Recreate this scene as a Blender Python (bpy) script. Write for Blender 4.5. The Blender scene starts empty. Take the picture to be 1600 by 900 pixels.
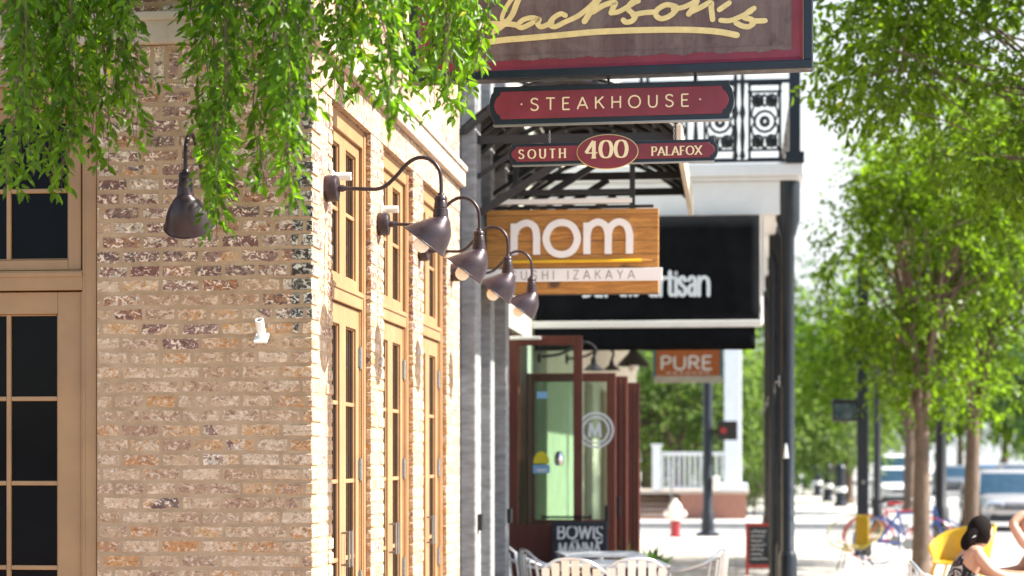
import bpy, bmesh, math, random
import numpy as np
from mathutils import Vector, Matrix
R = math.radians
sc = bpy.context.scene
col = sc.collection
rng = np.random.default_rng(7)
random.seed(7)

# ------------------------------------------------------------------ camera, light, exposure
F = 3090.0; TH = R(6.46); EYE = 1.6; CX, HY = 800.0, 719.0
cd = bpy.data.cameras.new('camera'); cam = bpy.data.objects.new('camera', cd); col.objects.link(cam)
cam.location = (0, 0, EYE); cam.rotation_euler = (R(90), 0, TH)
cd.sensor_width = 36.0; cd.lens = F/1600*36.0
cd.shift_x = 0.0; cd.shift_y = (HY-450)/1600.0
cd.clip_end = 2000
cd.dof.use_dof = True; cd.dof.focus_distance = 9.6; cd.dof.aperture_fstop = 2.3; cd.dof.aperture_blades = 0
sc.camera = cam
SUN_AZ = R(86)      # clockwise from +Y towards +X
SUN_EL = R(44)
w = bpy.data.worlds.new("World"); sc.world = w; w.use_nodes = True
nt = w.node_tree
sky = nt.nodes.new('ShaderNodeTexSky'); sky.sky_type = 'NISHITA'; sky.sun_disc = False
sky.sun_elevation = SUN_EL; sky.sun_rotation = SUN_AZ; sky.air_density = 1.0; sky.dust_density = 1.0; sky.ozone_density = 0.6
bg = nt.nodes['Background']; bg.inputs[1].default_value = 0.085
# bright thin high haze low in the sky on the sunny side (by world direction)
tcw = nt.nodes.new('ShaderNodeTexCoord'); sxw = nt.nodes.new('ShaderNodeSeparateXYZ'); nt.links.new(tcw.outputs['Generated'], sxw.inputs[0])
mel = nt.nodes.new('ShaderNodeMapRange'); mel.inputs[1].default_value = .62; mel.inputs[2].default_value = .16; nt.links.new(sxw.outputs[2], mel.inputs[0])
dtw = nt.nodes.new('ShaderNodeVectorMath'); dtw.operation = 'DOT_PRODUCT'; nt.links.new(tcw.outputs['Generated'], dtw.inputs[0]); dtw.inputs[1].default_value = (.4, .9, 0)
maz = nt.nodes.new('ShaderNodeMapRange'); maz.inputs[1].default_value = .1; maz.inputs[2].default_value = .6; nt.links.new(dtw.outputs['Value'], maz.inputs[0])
mfw = nt.nodes.new('ShaderNodeMath'); mfw.operation = 'MULTIPLY'; nt.links.new(mel.outputs[0], mfw.inputs[0]); nt.links.new(maz.outputs[0], mfw.inputs[1])
mxw = nt.nodes.new('ShaderNodeMix'); mxw.data_type = 'RGBA'; nt.links.new(mfw.outputs[0], mxw.inputs[0]); nt.links.new(sky.outputs[0], mxw.inputs[6]); mxw.inputs[7].default_value = (3.4, 3.55, 3.6, 1)
nt.links.new(mxw.outputs[2], bg.inputs[0])
sl = bpy.data.lights.new('sun', 'SUN'); sl.energy = 3.9; sl.angle = R(0.55); sl.color = (1.0, 0.94, 0.84)
so = bpy.data.objects.new('sun', sl); col.objects.link(so)
sd = Vector((math.sin(SUN_AZ)*math.cos(SUN_EL), math.cos(SUN_AZ)*math.cos(SUN_EL), math.sin(SUN_EL)))
so.rotation_euler = sd.to_track_quat('Z', 'Y').to_euler(); so.location = sd*60
sc.view_settings.view_transform = 'Standard'; sc.view_settings.look = 'None'
sc.view_settings.exposure = 2.0; sc.view_settings.gamma = 1.0
sc.render.engine = 'CYCLES'
cy = sc.cycles
cy.use_denoising = True
cy.max_bounces = 7; cy.diffuse_bounces = 4; cy.glossy_bounces = 3; cy.transmission_bounces = 4; cy.transparent_max_bounces = 8
cy.caustics_reflective = False; cy.caustics_refractive = False
cy.sample_clamp_indirect = 6.0

# ------------------------------------------------------------------ placement helpers
def XA(px, Y):                       # world x of a photo column at street distance Y
    return Y*math.tan(math.atan((px-CX)/F)-TH)
def DEP(X, Y): return -X*math.sin(TH)+Y*math.cos(TH)
def ZA(py, X, Y): return EYE+(HY-py)*DEP(X, Y)/F
def AT(px, py, Y):
    X = XA(px, Y); return (X, Y, ZA(py, X, Y))

# ------------------------------------------------------------------ mesh helpers
class MB:
    def __init__(s): s.V = []; s.F = []
    def add(s, vs, fs):
        o = len(s.V); s.V.extend([tuple(v) for v in vs]); s.F.extend([tuple(i+o for i in f) for f in fs]); return s
    def box(s, x0, x1, y0, y1, z0, z1):
        if x0 > x1: x0, x1 = x1, x0
        if y0 > y1: y0, y1 = y1, y0
        if z0 > z1: z0, z1 = z1, z0
        v = [(x0,y0,z0),(x1,y0,z0),(x1,y1,z0),(x0,y1,z0),(x0,y0,z1),(x1,y0,z1),(x1,y1,z1),(x0,y1,z1)]
        return s.add(v, [(0,3,2,1),(4,5,6,7),(0,1,5,4),(1,2,6,5),(2,3,7,6),(3,0,4,7)])
    def bar(s, a, b, wx, wz, up=(0,0,1)):          # box-section bar from a to b
        a = Vector(a); b = Vector(b); d = (b-a).normalized(); u = Vector(up)
        if abs(d.dot(u)) > .98: u = Vector((0,1,0))
        r = d.cross(u).normalized(); u = r.cross(d).normalized()
        v = []
        for p in (a, b):
            for i, j in ((-1,-1),(1,-1),(1,1),(-1,1)): v.append(p+r*(i*wx/2)+u*(j*wz/2))
        return s.add(v, [(0,1,2,3),(7,6,5,4),(0,4,5,1),(1,5,6,2),(2,6,7,3),(3,7,4,0)])
    def tube(s, pts, r, seg=8, cap=True, closed=False):
        pts = [Vector(p) for p in pts]; n = len(pts)
        rs = list(r) if hasattr(r, '__len__') else [r]*n
        T = []
        for i in range(n):
            if closed: t = pts[(i+1)%n]-pts[i-1]
            else: t = pts[min(i+1,n-1)]-pts[max(i-1,0)]
            T.append(t.normalized() if t.length > 1e-9 else Vector((0,0,1)))
        nn = T[0].orthogonal().normalized(); vs = []
        for i in range(n):
            nn = (nn-T[i]*nn.dot(T[i]))
            nn = nn.normalized() if nn.length > 1e-6 else T[i].orthogonal().normalized()
            bb = T[i].cross(nn)
            for k in range(seg):
                a = 2*math.pi*k/seg
                vs.append(pts[i]+(nn*math.cos(a)+bb*math.sin(a))*rs[i])
        fs = []
        for i in range(n if closed else n-1):
            j = (i+1)%n
            for k in range(seg):
                fs.append((i*seg+k, i*seg+(k+1)%seg, j*seg+(k+1)%seg, j*seg+k))
        if cap and not closed:
            fs.append(tuple(range(seg-1,-1,-1))); fs.append(tuple((n-1)*seg+k for k in range(seg)))
        return s.add(vs, fs)
    def lathe(s, prof, c=(0,0,0), seg=20, axis='Z', capb=True, capt=True):
        vs = []; fs = []; n = len(prof)
        for r, h in prof:
            for k in range(seg):
                a = 2*math.pi*k/seg; x, y = r*math.cos(a), r*math.sin(a)
                if axis == 'Z': p = (c[0]+x, c[1]+y, c[2]+h)
                elif axis == 'X': p = (c[0]+h, c[1]+x, c[2]+y)
                else: p = (c[0]+y, c[1]+h, c[2]+x)
                vs.append(p)
        for i in range(n-1):
            for k in range(seg): fs.append((i*seg+k, i*seg+(k+1)%seg, (i+1)*seg+(k+1)%seg, (i+1)*seg+k))
        if capb: fs.append(tuple(range(seg-1,-1,-1)))
        if capt: fs.append(tuple((n-1)*seg+k for k in range(seg)))
        return s.add(vs, fs)
    def prism(s, poly, y0, y1):                    # polygon in x,z extruded along y
        n = len(poly)
        vs = [(x,y0,z) for x,z in poly]+[(x,y1,z) for x,z in poly]
        fs = [tuple(range(n)), tuple(range(2*n-1,n-1,-1))]+[(i+n,(i+1)%n+n,(i+1)%n,i) for i in range(n)]
        return s.add(vs, fs)
    def build(s, name, mat, parent=None, smooth=False, bevel=0, seg=2, loc=None, rz=0, angle=None):
        me = bpy.data.meshes.new(name); me.from_pydata(s.V, [], s.F); me.update()
        bm = bmesh.new(); bm.from_mesh(me); bmesh.ops.recalc_face_normals(bm, faces=bm.faces); bm.to_mesh(me); bm.free()
        if mat is not None: me.materials.append(mat)
        if smooth:
            me.polygons.foreach_set('use_smooth', [True]*len(me.polygons))
            me.set_sharp_from_angle(angle=R(angle or 40))
        o = bpy.data.objects.new(name, me); col.objects.link(o)
        if parent: o.parent = parent
        if loc: o.location = loc
        o.rotation_euler.z = rz
        if bevel:
            b = o.modifiers.new('edge', 'BEVEL'); b.width = bevel; b.segments = seg; b.limit_method = 'ANGLE'; b.angle_limit = R(50)
        return o

def tag(o, label=None, cat=None, group=None, kind=None):
    if label: o['label'] = label
    if cat: o['category'] = cat
    if group: o['group'] = group
    if kind: o['kind'] = kind
    return o
def empty(name, loc=(0,0,0), rz=0, label=None, cat=None, group=None):
    o = bpy.data.objects.new(name, None); col.objects.link(o); o.location = loc; o.rotation_euler.z = rz
    o.empty_display_size = .1
    return tag(o, label, cat, group)
def copy_tree(o, parent=None):
    c = o.copy(); col.objects.link(c); c.parent = parent
    for ch in [x for x in list(bpy.data.objects) if x.parent == o]: copy_tree(ch, c)
    return c
def dup(o, loc, rz, label):
    c = copy_tree(o); c.location = loc; c.rotation_euler.z = rz; c['label'] = label; return c
def smoothpts(pts, k=5, closed=False):
    P = [np.array(p, float) for p in pts]; n = len(P); out = []
    rngi = range(n) if closed else range(n-1)
    for i in rngi:
        p0 = P[i-1] if (closed or i > 0) else 2*P[0]-P[1]
        p1 = P[i]; p2 = P[(i+1)%n]
        p3 = P[(i+2)%n] if (closed or i+2 < n) else 2*P[-1]-P[-2]
        for j in range(k):
            t = j/k
            out.append(tuple(.5*((2*p1)+(-p0+p2)*t+(2*p0-5*p1+4*p2-p3)*t*t+(-p0+3*p1-3*p2+p3)*t**3)))
    if not closed: out.append(tuple(P[-1]))
    return out
def fastmesh(name, V, quads, mat, parent=None, smooth=False):
    me = bpy.data.meshes.new(name); V = np.asarray(V, np.float32); Q = np.asarray(quads, np.int32)
    me.vertices.add(len(V)); me.vertices.foreach_set('co', V.ravel())
    k = Q.shape[1]
    me.loops.add(Q.size); me.loops.foreach_set('vertex_index', Q.ravel())
    me.polygons.add(len(Q)); me.polygons.foreach_set('loop_start', np.arange(0, Q.size, k, dtype=np.int32))
    me.polygons.foreach_set('loop_total', np.full(len(Q), k, np.int32))
    if smooth: me.polygons.foreach_set('use_smooth', np.ones(len(Q), bool))
    me.update(calc_edges=True); me.materials.append(mat)
    o = bpy.data.objects.new(name, me); col.objects.link(o)
    if parent: o.parent = parent
    return o

# ------------------------------------------------------------------ lettering: strokes swept into solid ribbons
G = {
 'S': (.62, [[1,[(.56,.84),(.47,.95),(.31,1),(.14,.94),(.07,.78),(.14,.62),(.31,.53),(.48,.44),(.57,.27),(.5,.08),(.31,0),(.13,.05),(.05,.17)]]]),
 'T': (.66, [[0,[(0,1),(.66,1)]],[0,[(.33,1),(.33,0)]]]),
 'E': (.56, [[0,[(.05,0),(.05,1)]],[0,[(.05,1),(.53,1)]],[0,[(.05,.52),(.47,.52)]],[0,[(.05,0),(.55,0)]]]),
 'A': (.76, [[0,[(0,0),(.38,1)]],[0,[(.38,1),(.76,0)]],[0,[(.15,.33),(.61,.33)]]]),
 'K': (.66, [[0,[(.05,0),(.05,1)]],[0,[(.6,1),(.07,.45)]],[0,[(.25,.6),(.66,0)]]]),
 'H': (.7, [[0,[(.05,0),(.05,1)]],[0,[(.65,0),(.65,1)]],[0,[(.05,.52),(.65,.52)]]]),
 'O': (.88, [[2,[(.44,1),(.14,.86),(.02,.5),(.14,.14),(.44,0),(.74,.14),(.86,.5),(.74,.86)]]]),
 'U': (.7, [[1,[(.05,1),(.05,.6),(.06,.28),(.16,.06),(.35,0),(.54,.06),(.64,.28),(.65,.6),(.65,1)]]]),
 'P': (.56, [[0,[(.05,0),(.05,1)]],[1,[(.05,1),(.32,1),(.48,.93),(.54,.74),(.48,.55),(.32,.47),(.05,.47)]]]),
 'R': (.62, [[0,[(.05,0),(.05,1)]],[1,[(.05,1),(.32,1),(.48,.93),(.54,.74),(.48,.55),(.32,.49),(.05,.49)]],[0,[(.3,.49),(.6,0)]]]),
 'L': (.52, [[0,[(.05,1),(.05,0)]],[0,[(.05,0),(.52,0)]]]),
 'F': (.52, [[0,[(.05,0),(.05,1)]],[0,[(.05,1),(.52,1)]],[0,[(.05,.5),(.45,.5)]]]),
 'X': (.7, [[0,[(0,1),(.7,0)]],[0,[(.68,1),(.02,0)]]]),
 'I': (.1, [[0,[(.05,0),(.05,1)]]]),
 'Z': (.6, [[0,[(.03,1),(.58,1)]],[0,[(.58,1),(.02,0)]],[0,[(.02,0),(.6,0)]]]),
 'Y': (.66, [[0,[(0,1),(.33,.48)]],[0,[(.66,1),(.33,.48)]],[0,[(.33,.48),(.33,0)]]]),
 'B': (.58, [[0,[(.05,0),(.05,1)]],[1,[(.05,1),(.3,1),(.48,.9),(.48,.62),(.3,.53),(.05,.53)]],[1,[(.05,.53),(.34,.53),(.56,.4),(.55,.12),(.34,0),(.05,0)]]]),
 'W': (.98, [[0,[(0,1),(.25,0)]],[0,[(.25,0),(.48,.9)]],[0,[(.48,.9),(.73,0)]],[0,[(.73,0),(.98,1)]]]),
 'M': (.84, [[0,[(.04,0),(.12,1)]],[0,[(.12,1),(.42,.1)]],[0,[(.42,.1),(.72,1)]],[0,[(.72,1),(.8,0)]]]),
 'N': (.7, [[0,[(.05,0),(.05,1)]],[0,[(.05,1),(.65,0)]],[0,[(.65,0),(.65,1)]]]),
 '4': (.66, [[0,[(.44,1),(.02,.3)]],[0,[(.02,.3),(.66,.3)]],[0,[(.46,1),(.46,0)]]]),
 '0': (.72, [[2,[(.36,1),(.14,.88),(.05,.5),(.14,.12),(.36,0),(.58,.12),(.67,.5),(.58,.88)]]]),
 'n': (.56, [[0,[(.05,0),(.05,.68)]],[1,[(.05,.42),(.12,.6),(.3,.69),(.46,.61),(.51,.42),(.51,.2),(.51,0)]]]),
 'o': (.68, [[2,[(.34,.69),(.12,.6),(.02,.345),(.12,.09),(.34,0),(.56,.09),(.66,.345),(.56,.6)]]]),
 'm': (.96, [[0,[(.05,0),(.05,.68)]],[1,[(.05,.42),(.11,.6),(.27,.69),(.42,.61),(.48,.42),(.48,.2),(.48,0)]],[1,[(.48,.42),(.54,.6),(.7,.69),(.85,.61),(.91,.42),(.91,.2),(.91,0)]]]),
 'a': (.4, [[1,[(.05,.58),(.1,.67),(.2,.7),(.31,.64),(.34,.5),(.34,.25),(.34,0)]],[1,[(.34,.42),(.2,.4),(.07,.32),(.04,.16),(.1,.03),(.2,.01),(.34,.14)]]]),
 'r': (.28, [[0,[(.05,0),(.05,.68)]],[1,[(.05,.42),(.1,.6),(.19,.68),(.27,.66)]]]),
 't': (.3, [[1,[(.14,.9),(.14,.4),(.14,.12),(.19,.02),(.28,.02)]],[0,[(0,.68),(.28,.68)]]]),
 'i': (.1, [[0,[(.05,0),(.05,.66)]],[0,[(.05,.83),(.05,.86)]]]),
 's': (.36, [[1,[(.31,.57),(.25,.67),(.16,.7),(.07,.64),(.05,.52),(.12,.41),(.22,.34),(.31,.25),(.31,.1),(.24,.02),(.15,0),(.06,.05),(.03,.14)]]]),
 'h': (.4, [[0,[(.05,0),(.05,1)]],[1,[(.05,.45),(.1,.62),(.21,.69),(.31,.62),(.34,.45),(.34,.2),(.34,0)]]]),
 'e': (.4, [[1,[(.05,.37),(.35,.37),(.34,.56),(.2,.7),(.08,.6),(.04,.35),(.08,.09),(.2,.01),(.34,.1)]]]),
 'b': (.4, [[0,[(.05,0),(.05,1)]],[1,[(.05,.45),(.12,.64),(.22,.69),(.33,.58),(.36,.35),(.33,.11),(.22,.01),(.12,.06),(.05,.25)]]]),
 'f': (.3, [[1,[(.28,.97),(.18,1),(.12,.88),(.12,.5),(.12,0)]],[0,[(0,.66),(.26,.66)]]]),
}
class Ink:
    """collects lettering strokes in a local x,z plane facing -y; every stroke 0.25 mm prouder than the last"""
    def __init__(s, y=-.001, th=.0015): s.m = MB(); s.y = y; s.th = th; s.n = 0
    def stroke(s, pts, wv, wh=None, cap=True, closed=False):
        wh = wv if wh is None else wh
        pts = [np.array(p, float) for p in pts]; n = len(pts)
        yf = s.y-s.th-.00022*(s.n % 7); s.n += 1
        L = []; Rr = []
        for i in range(n):
            t = (pts[(i+1)%n]-pts[i-1]) if closed else pts[min(i+1,n-1)]-pts[max(i-1,0)]
            t = t/(np.linalg.norm(t)+1e-9)
            hw = .5*math.hypot(wv*t[1], wh*t[0]); nn = np.array((-t[1], t[0]))
            L.append(pts[i]+nn*hw); Rr.append(pts[i]-nn*hw)
        vs = [(p[0],yf,p[1]) for p in L]+[(p[0],yf,p[1]) for p in Rr]+[(p[0],s.y,p[1]) for p in L]+[(p[0],s.y,p[1]) for p in Rr]
        fs = []
        for i in range(n if closed else n-1):
            j = (i+1)%n
            fs += [(i,i+n,j+n,j),(i,j,j+2*n,i+2*n),(i+n,i+3*n,j+3*n,j+n)]
        s.m.add(vs, fs)
        if cap and not closed:
            for p, q in ((pts[0], pts[1]), (pts[-1], pts[-2])):
                t = (q-p)/(np.linalg.norm(q-p)+1e-9); hw = .5*math.hypot(wv*t[1], wh*t[0])*.99
                yy = yf+.0001
                s.m.add([(p[0]+hw*math.cos(a), yy, p[1]+hw*math.sin(a)) for a in np.linspace(0, 2*math.pi, 14, endpoint=False)], [tuple(range(14))])
        return s
    def text(s, txt, x, z, h, wv, wh=None, gap=.2, space=.5, serif=0, cap=False, sx=1.0, center=False, wob=0.0):
        wid = sum((G[c][0]*sx+gap if c != ' ' else space) for c in txt)-gap
        if center: x = x-wid*h/2
        for c in txt:
            if c == ' ': x += space*h; continue
            adv, sts = G[c]
            dx, dz, sh = (random.uniform(-wob,wob), random.uniform(-wob,wob), random.uniform(-wob,wob)) if wob else (0,0,0)
            for kind, pts in sts:
                q = smoothpts(pts, 5, kind == 2) if kind else pts
                q = [(x+(p[0]*sx+dx+sh*p[1])*h, z+(p[1]+dz)*h) for p in q]
                s.stroke(q, wv, wh, cap=cap, closed=(kind == 2))
                if serif and kind != 2:
                    for p, o in ((q[0], pts[0]), (q[-1], pts[-1])):
                        if (o[1] in (0, 1)) and not (kind == 0 and abs(pts[0][1]-pts[1][1]) < .01):
                            if not (len(pts) == 2 and c in 'A4' and o[1] == 1) and not (c in 'PRB' and kind):
                                s.stroke([(p[0]-serif*h, p[1]), (p[0]+serif*h, p[1])], wh, wh, cap=False)
            x += (adv*sx+gap)*h
        return s
    def build(s, name, mat, parent): return s.m.build(name, mat, parent)
# ------------------------------------------------------------------ materials
def newmat(name):
    m = bpy.data.materials.new(name); m.use_nodes = True
    n = m.node_tree.nodes; l = m.node_tree.links
    return m, n, l, n['Principled BSDF']
def mix(n, l, a, b, f, typ='MIX'):
    x = n.new('ShaderNodeMix'); x.data_type = 'RGBA'; x.blend_type = typ
    for sock, v in ((x.inputs[6], a), (x.inputs[7], b), (x.inputs[0], f)):
        if hasattr(v, 'links'): l.new(v, sock)
        elif isinstance(v, (int, float)): sock.default_value = v
        else: sock.default_value = (*v, 1)
    return x.outputs[2]
def mth(n, l, op, a, b=None, c=None, clamp=False):
    x = n.new('ShaderNodeMath'); x.operation = op; x.use_clamp = clamp
    for i, v in enumerate((a, b, c)):
        if v is None: continue
        if hasattr(v, 'links'): l.new(v, x.inputs[i])
        else: x.inputs[i].default_value = v
    return x.outputs[0]
def ramp(n, l, f, stops, const=False):
    r = n.new('ShaderNodeValToRGB'); e = r.color_ramp.elements
    if const: r.color_ramp.interpolation = 'CONSTANT'
    while len(e) < len(stops): e.new(.5)
    for i, (p, c) in enumerate(stops):
        e[i].position = p; e[i].color = (*c, 1) if hasattr(c, '__len__') else (c, c, c, 1)
    l.new(f, r.inputs[0]); return r.outputs[0]
def noise(n, l, vec, scale, detail=3, rough=.55, dist=0):
    t = n.new('ShaderNodeTexNoise'); t.inputs['Scale'].default_value = scale; t.inputs['Detail'].default_value = detail
    t.inputs['Roughness'].default_value = rough; t.inputs['Distortion'].default_value = dist
    if vec is not None: l.new(vec, t.inputs['Vector'])
    return t.outputs['Fac']
def mapr(n, l, f, a, b, c=0.0, d=1.0):
    x = n.new('ShaderNodeMapRange'); x.clamp = True
    l.new(f, x.inputs[0])
    for i, v in enumerate((a, b, c, d)): x.inputs[i+1].default_value = v
    return x.outputs[0]
def bump(n, l, h, strength, dist, p):
    b = n.new('ShaderNodeBump'); b.inputs['Strength'].default_value = strength; b.inputs['Distance'].default_value = dist
    l.new(h, b.inputs['Height']); l.new(b.outputs[0], p.inputs['Normal'])
def pm(name, c, rough=.6, metal=0, var=.12, scale=6, bmp=0, bscale=60, spec=.5, stretch=None, c2=None, rvar=0):
    m, n, l, p = newmat(name)
    tc = n.new('ShaderNodeTexCoord'); vec = tc.outputs['Object']
    if stretch:
        mp = n.new('ShaderNodeMapping'); mp.inputs['Scale'].default_value = stretch; l.new(vec, mp.inputs['Vector']); vec = mp.outputs[0]
    f = noise(n, l, vec, scale, 5, .6)
    lo = tuple(x*(1-var) for x in c); hi = tuple(min(1, x*(1+var)) for x in c) if c2 is None else c2
    l.new(mix(n, l, lo, hi, mapr(n, l, f, .3, .7)), p.inputs['Base Color'])
    p.inputs['Roughness'].default_value = rough; p.inputs['Metallic'].default_value = metal
    p.inputs['Specular IOR Level'].default_value = spec
    if rvar: l.new(mapr(n, l, noise(n, l, vec, scale*2.3, 4), .3, .7, rough-rvar, rough+rvar), p.inputs['Roughness'])
    if bmp: bump(n, l, noise(n, l, vec, bscale, 4), bmp, .004, p)
    return m
def facade_uv(n, l, flip=False):
    """wall coordinates: (x,z) on faces that look along y, (y,z) on faces that look along x"""
    g = n.new('ShaderNodeNewGeometry'); sx = n.new('ShaderNodeSeparateXYZ'); l.new(g.outputs['Position'], sx.inputs[0])
    sn = n.new('ShaderNodeSeparateXYZ'); l.new(g.outputs['True Normal'], sn.inputs[0])
    a = mth(n, l, 'GREATER_THAN', mth(n, l, 'ABSOLUTE', sn.outputs[0]), .7)
    mx = n.new('ShaderNodeMix'); mx.data_type = 'FLOAT'; l.new(a, mx.inputs[0]); l.new(sx.outputs[0], mx.inputs[2]); l.new(sx.outputs[1], mx.inputs[3])
    cb = n.new('ShaderNodeCombineXYZ')
    l.new(mx.outputs[0], cb.inputs[1 if flip else 0]); l.new(sx.outputs[2], cb.inputs[0 if flip else 1])
    return cb.outputs[0], sx.outputs[2], g.outputs['Position']
def brick_mat(name, soldier=False, row=.0682, width=.192, mort=.0108):
    m, n, l, p = newmat(name)
    vec, z, pos = facade_uv(n, l, soldier)
    # ragged brick edges
    def warp(v, scale, amt):
        t = n.new('ShaderNodeTexNoise'); t.inputs['Scale'].default_value = scale; t.inputs['Detail'].default_value = 3
        l.new(pos, t.inputs['Vector'])
        s = n.new('ShaderNodeVectorMath'); s.operation = 'SUBTRACT'; l.new(t.outputs['Color'], s.inputs[0]); s.inputs[1].default_value = (.5,.5,.5)
        k = n.new('ShaderNodeVectorMath'); k.operation = 'SCALE'; l.new(s.outputs[0], k.inputs[0]); k.inputs['Scale'].default_value = amt
        a = n.new('ShaderNodeVectorMath'); a.operation = 'ADD'; l.new(v, a.inputs[0]); l.new(k.outputs[0], a.inputs[1]); return a.outputs[0]
    v1 = warp(warp(warp(vec, 3.5, .02), 24, .020), 95, .011)
    def brk(v, sq):
        b = n.new('ShaderNodeTexBrick'); b.offset = .5; b.offset_frequency = 2; b.squash = sq; b.squash_frequency = 3
        b.inputs['Color1'].default_value = (0,0,0,1); b.inputs['Color2'].default_value = (1,1,1,1); b.inputs['Mortar'].default_value = (.5,.5,.5,1)
        b.inputs['Scale'].default_value = 1; b.inputs['Mortar Size'].default_value = mort; b.inputs['Mortar Smooth'].default_value = .6
        b.inputs['Bias'].default_value = 0; b.inputs['Brick Width'].default_value = width; b.inputs['Row Height'].default_value = row
        l.new(v, b.inputs['Vector']); return b
    b = brk(v1, .8)
    rnd = b.outputs['Color']; mf = b.outputs['Fac']
    def hsh(k):
        rb = n.new('ShaderNodeTexWhiteNoise'); rb.noise_dimensions = '1D'; l.new(mth(n, l, 'MULTIPLY', rnd, k), rb.inputs['W']); return rb.outputs['Value']
    r2, r3 = hsh(137.3), hsh(71.9)
    buffs = [(0,(.40,.27,.18)),(.16,(.47,.34,.235)),(.34,(.53,.42,.32)),(.52,(.45,.235,.105)),(.62,(.34,.22,.16)),(.74,(.55,.43,.32)),(.88,(.5,.3,.15)),(.95,(.4,.3,.22))]
    darks = [(0,(.19,.095,.09)),(.2,(.25,.16,.145)),(.36,(.46,.4,.34)),(.5,(.13,.10,.10)),(.62,(.35,.18,.10)),(.76,(.29,.2,.18)),(.9,(.5,.44,.38))]
    zone = mth(n, l, 'ADD', mapr(n, l, z, 2.0, 2.75, 0, .7), mth(n, l, 'MULTIPLY', mth(n, l, 'SUBTRACT', noise(n, l, pos, 1.4, 2), .5), 1.3))
    zm = mth(n, l, 'GREATER_THAN', mth(n, l, 'ADD', zone, mth(n, l, 'MULTIPLY', mth(n, l, 'SUBTRACT', r2, .5), .7)), .40)
    # every brick is a marbled blend of two clay colours
    mp = n.new('ShaderNodeMapping'); mp.inputs['Scale'].default_value = (1,1,1.25); l.new(pos, mp.inputs[0]); sp = mp.outputs[0]
    off = n.new('ShaderNodeVectorMath'); off.operation = 'ADD'; l.new(sp, off.inputs[0])
    cx = n.new('ShaderNodeCombineXYZ'); l.new(mth(n, l, 'MULTIPLY', r3, 9), cx.inputs[0]); l.new(mth(n, l, 'MULTIPLY', r2, 9), cx.inputs[1]); l.new(cx.outputs[0], off.inputs[1]); sp = off.outputs[0]
    ma = mapr(n, l, noise(n, l, sp, 24, 6, .7, .9), .46, .53)
    c1 = mix(n, l, ramp(n, l, rnd, buffs, True), ramp(n, l, r3, buffs, True), ma)
    c2 = mix(n, l, ramp(n, l, rnd, darks, True), ramp(n, l, r3, darks, True), ma)
    c = mix(n, l, c1, c2, zm)
    lime = noise(n, l, sp, 34, 5, .68, .9); soot = noise(n, l, sp, 43, 5, .68, .8); ochre = noise(n, l, sp, 13, 5, .65, .8)
    c = mix(n, l, c, (.45,.22,.085), mth(n, l, 'MULTIPLY', mapr(n, l, ochre, .57, .68), mth(n, l, 'MULTIPLY', r3, .8)))
    c = mix(n, l, c, (.12,.07,.06), mth(n, l, 'MULTIPLY', mapr(n, l, soot, .535, .585), mth(n, l, 'ADD', .5, mth(n, l, 'MULTIPLY', zm, .4))))
    c = mix(n, l, c, (.80,.69,.6), mth(n, l, 'MULTIPLY', mapr(n, l, lime, .53, .585), mth(n, l, 'ADD', .5, mth(n, l, 'MULTIPLY', zm, .4))))
    # a column of burnt headers with pale glaze up the corner
    sxp = n.new('ShaderNodeSeparateXYZ'); l.new(pos, sxp.inputs[0])
    corner = mth(n, l, 'MULTIPLY', mth(n, l, 'GREATER_THAN', mth(n, l, 'ADD', sxp.outputs[0], mth(n, l, 'MULTIPLY', r2, .012)), -2.050), mth(n, l, 'GREATER_THAN', mth(n, l, 'ADD', z, mth(n, l, 'MULTIPLY', r3, .3)), 2.4))
    corner = mth(n, l, 'MULTIPLY', corner, mth(n, l, 'LESS_THAN', sxp.outputs[1], 9.0575))
    c = mix(n, l, c, mix(n, l, (.03,.036,.038), (.55,.57,.54), mapr(n, l, lime, .48, .57)), mth(n, l, 'MULTIPLY', corner, .9))
    # smeared mortar: rubbed over the brick edges and in broad patches
    sm = mth(n, l, 'ADD', mf, mth(n, l, 'MULTIPLY', mapr(n, l, noise(n, l, pos, 9, 6, .68, .6), .5, .72), .5), clamp=True)
    sm = mth(n, l, 'MULTIPLY', sm, mapr(n, l, noise(n, l, pos, 40, 4, .6), .3, .5, .7, 1))
    mc = mix(n, l, (.33,.24,.16), (.45,.345,.245), mapr(n, l, noise(n, l, pos, 7, 6, .65), .35, .65))
    c = mix(n, l, c, mc, mapr(n, l, sm, .12, .72))
    c = mix(n, l, c, (1.0,.96,.90), 1.0, 'MULTIPLY'); hs = n.new('ShaderNodeHueSaturation'); hs.inputs['Saturation'].default_value = 1.0; hs.inputs['Value'].default_value = 1.13; l.new(c, hs.inputs['Color']); c = hs.outputs[0]
    l.new(c, p.inputs['Base Color']); p.inputs['Roughness'].default_value = .93; p.inputs['Specular IOR Level'].default_value = .2
    h = mth(n, l, 'SUBTRACT', mth(n, l, 'MULTIPLY', noise(n, l, pos, 42, 6, .72), .9), mth(n, l, 'MULTIPLY', mapr(n, l, sm, .2, .9), .16))
    bump(n, l, mth(n, l, 'ADD', h, mth(n, l, 'MULTIPLY', r2, .06)), .8, .010, p)
    return m
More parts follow.
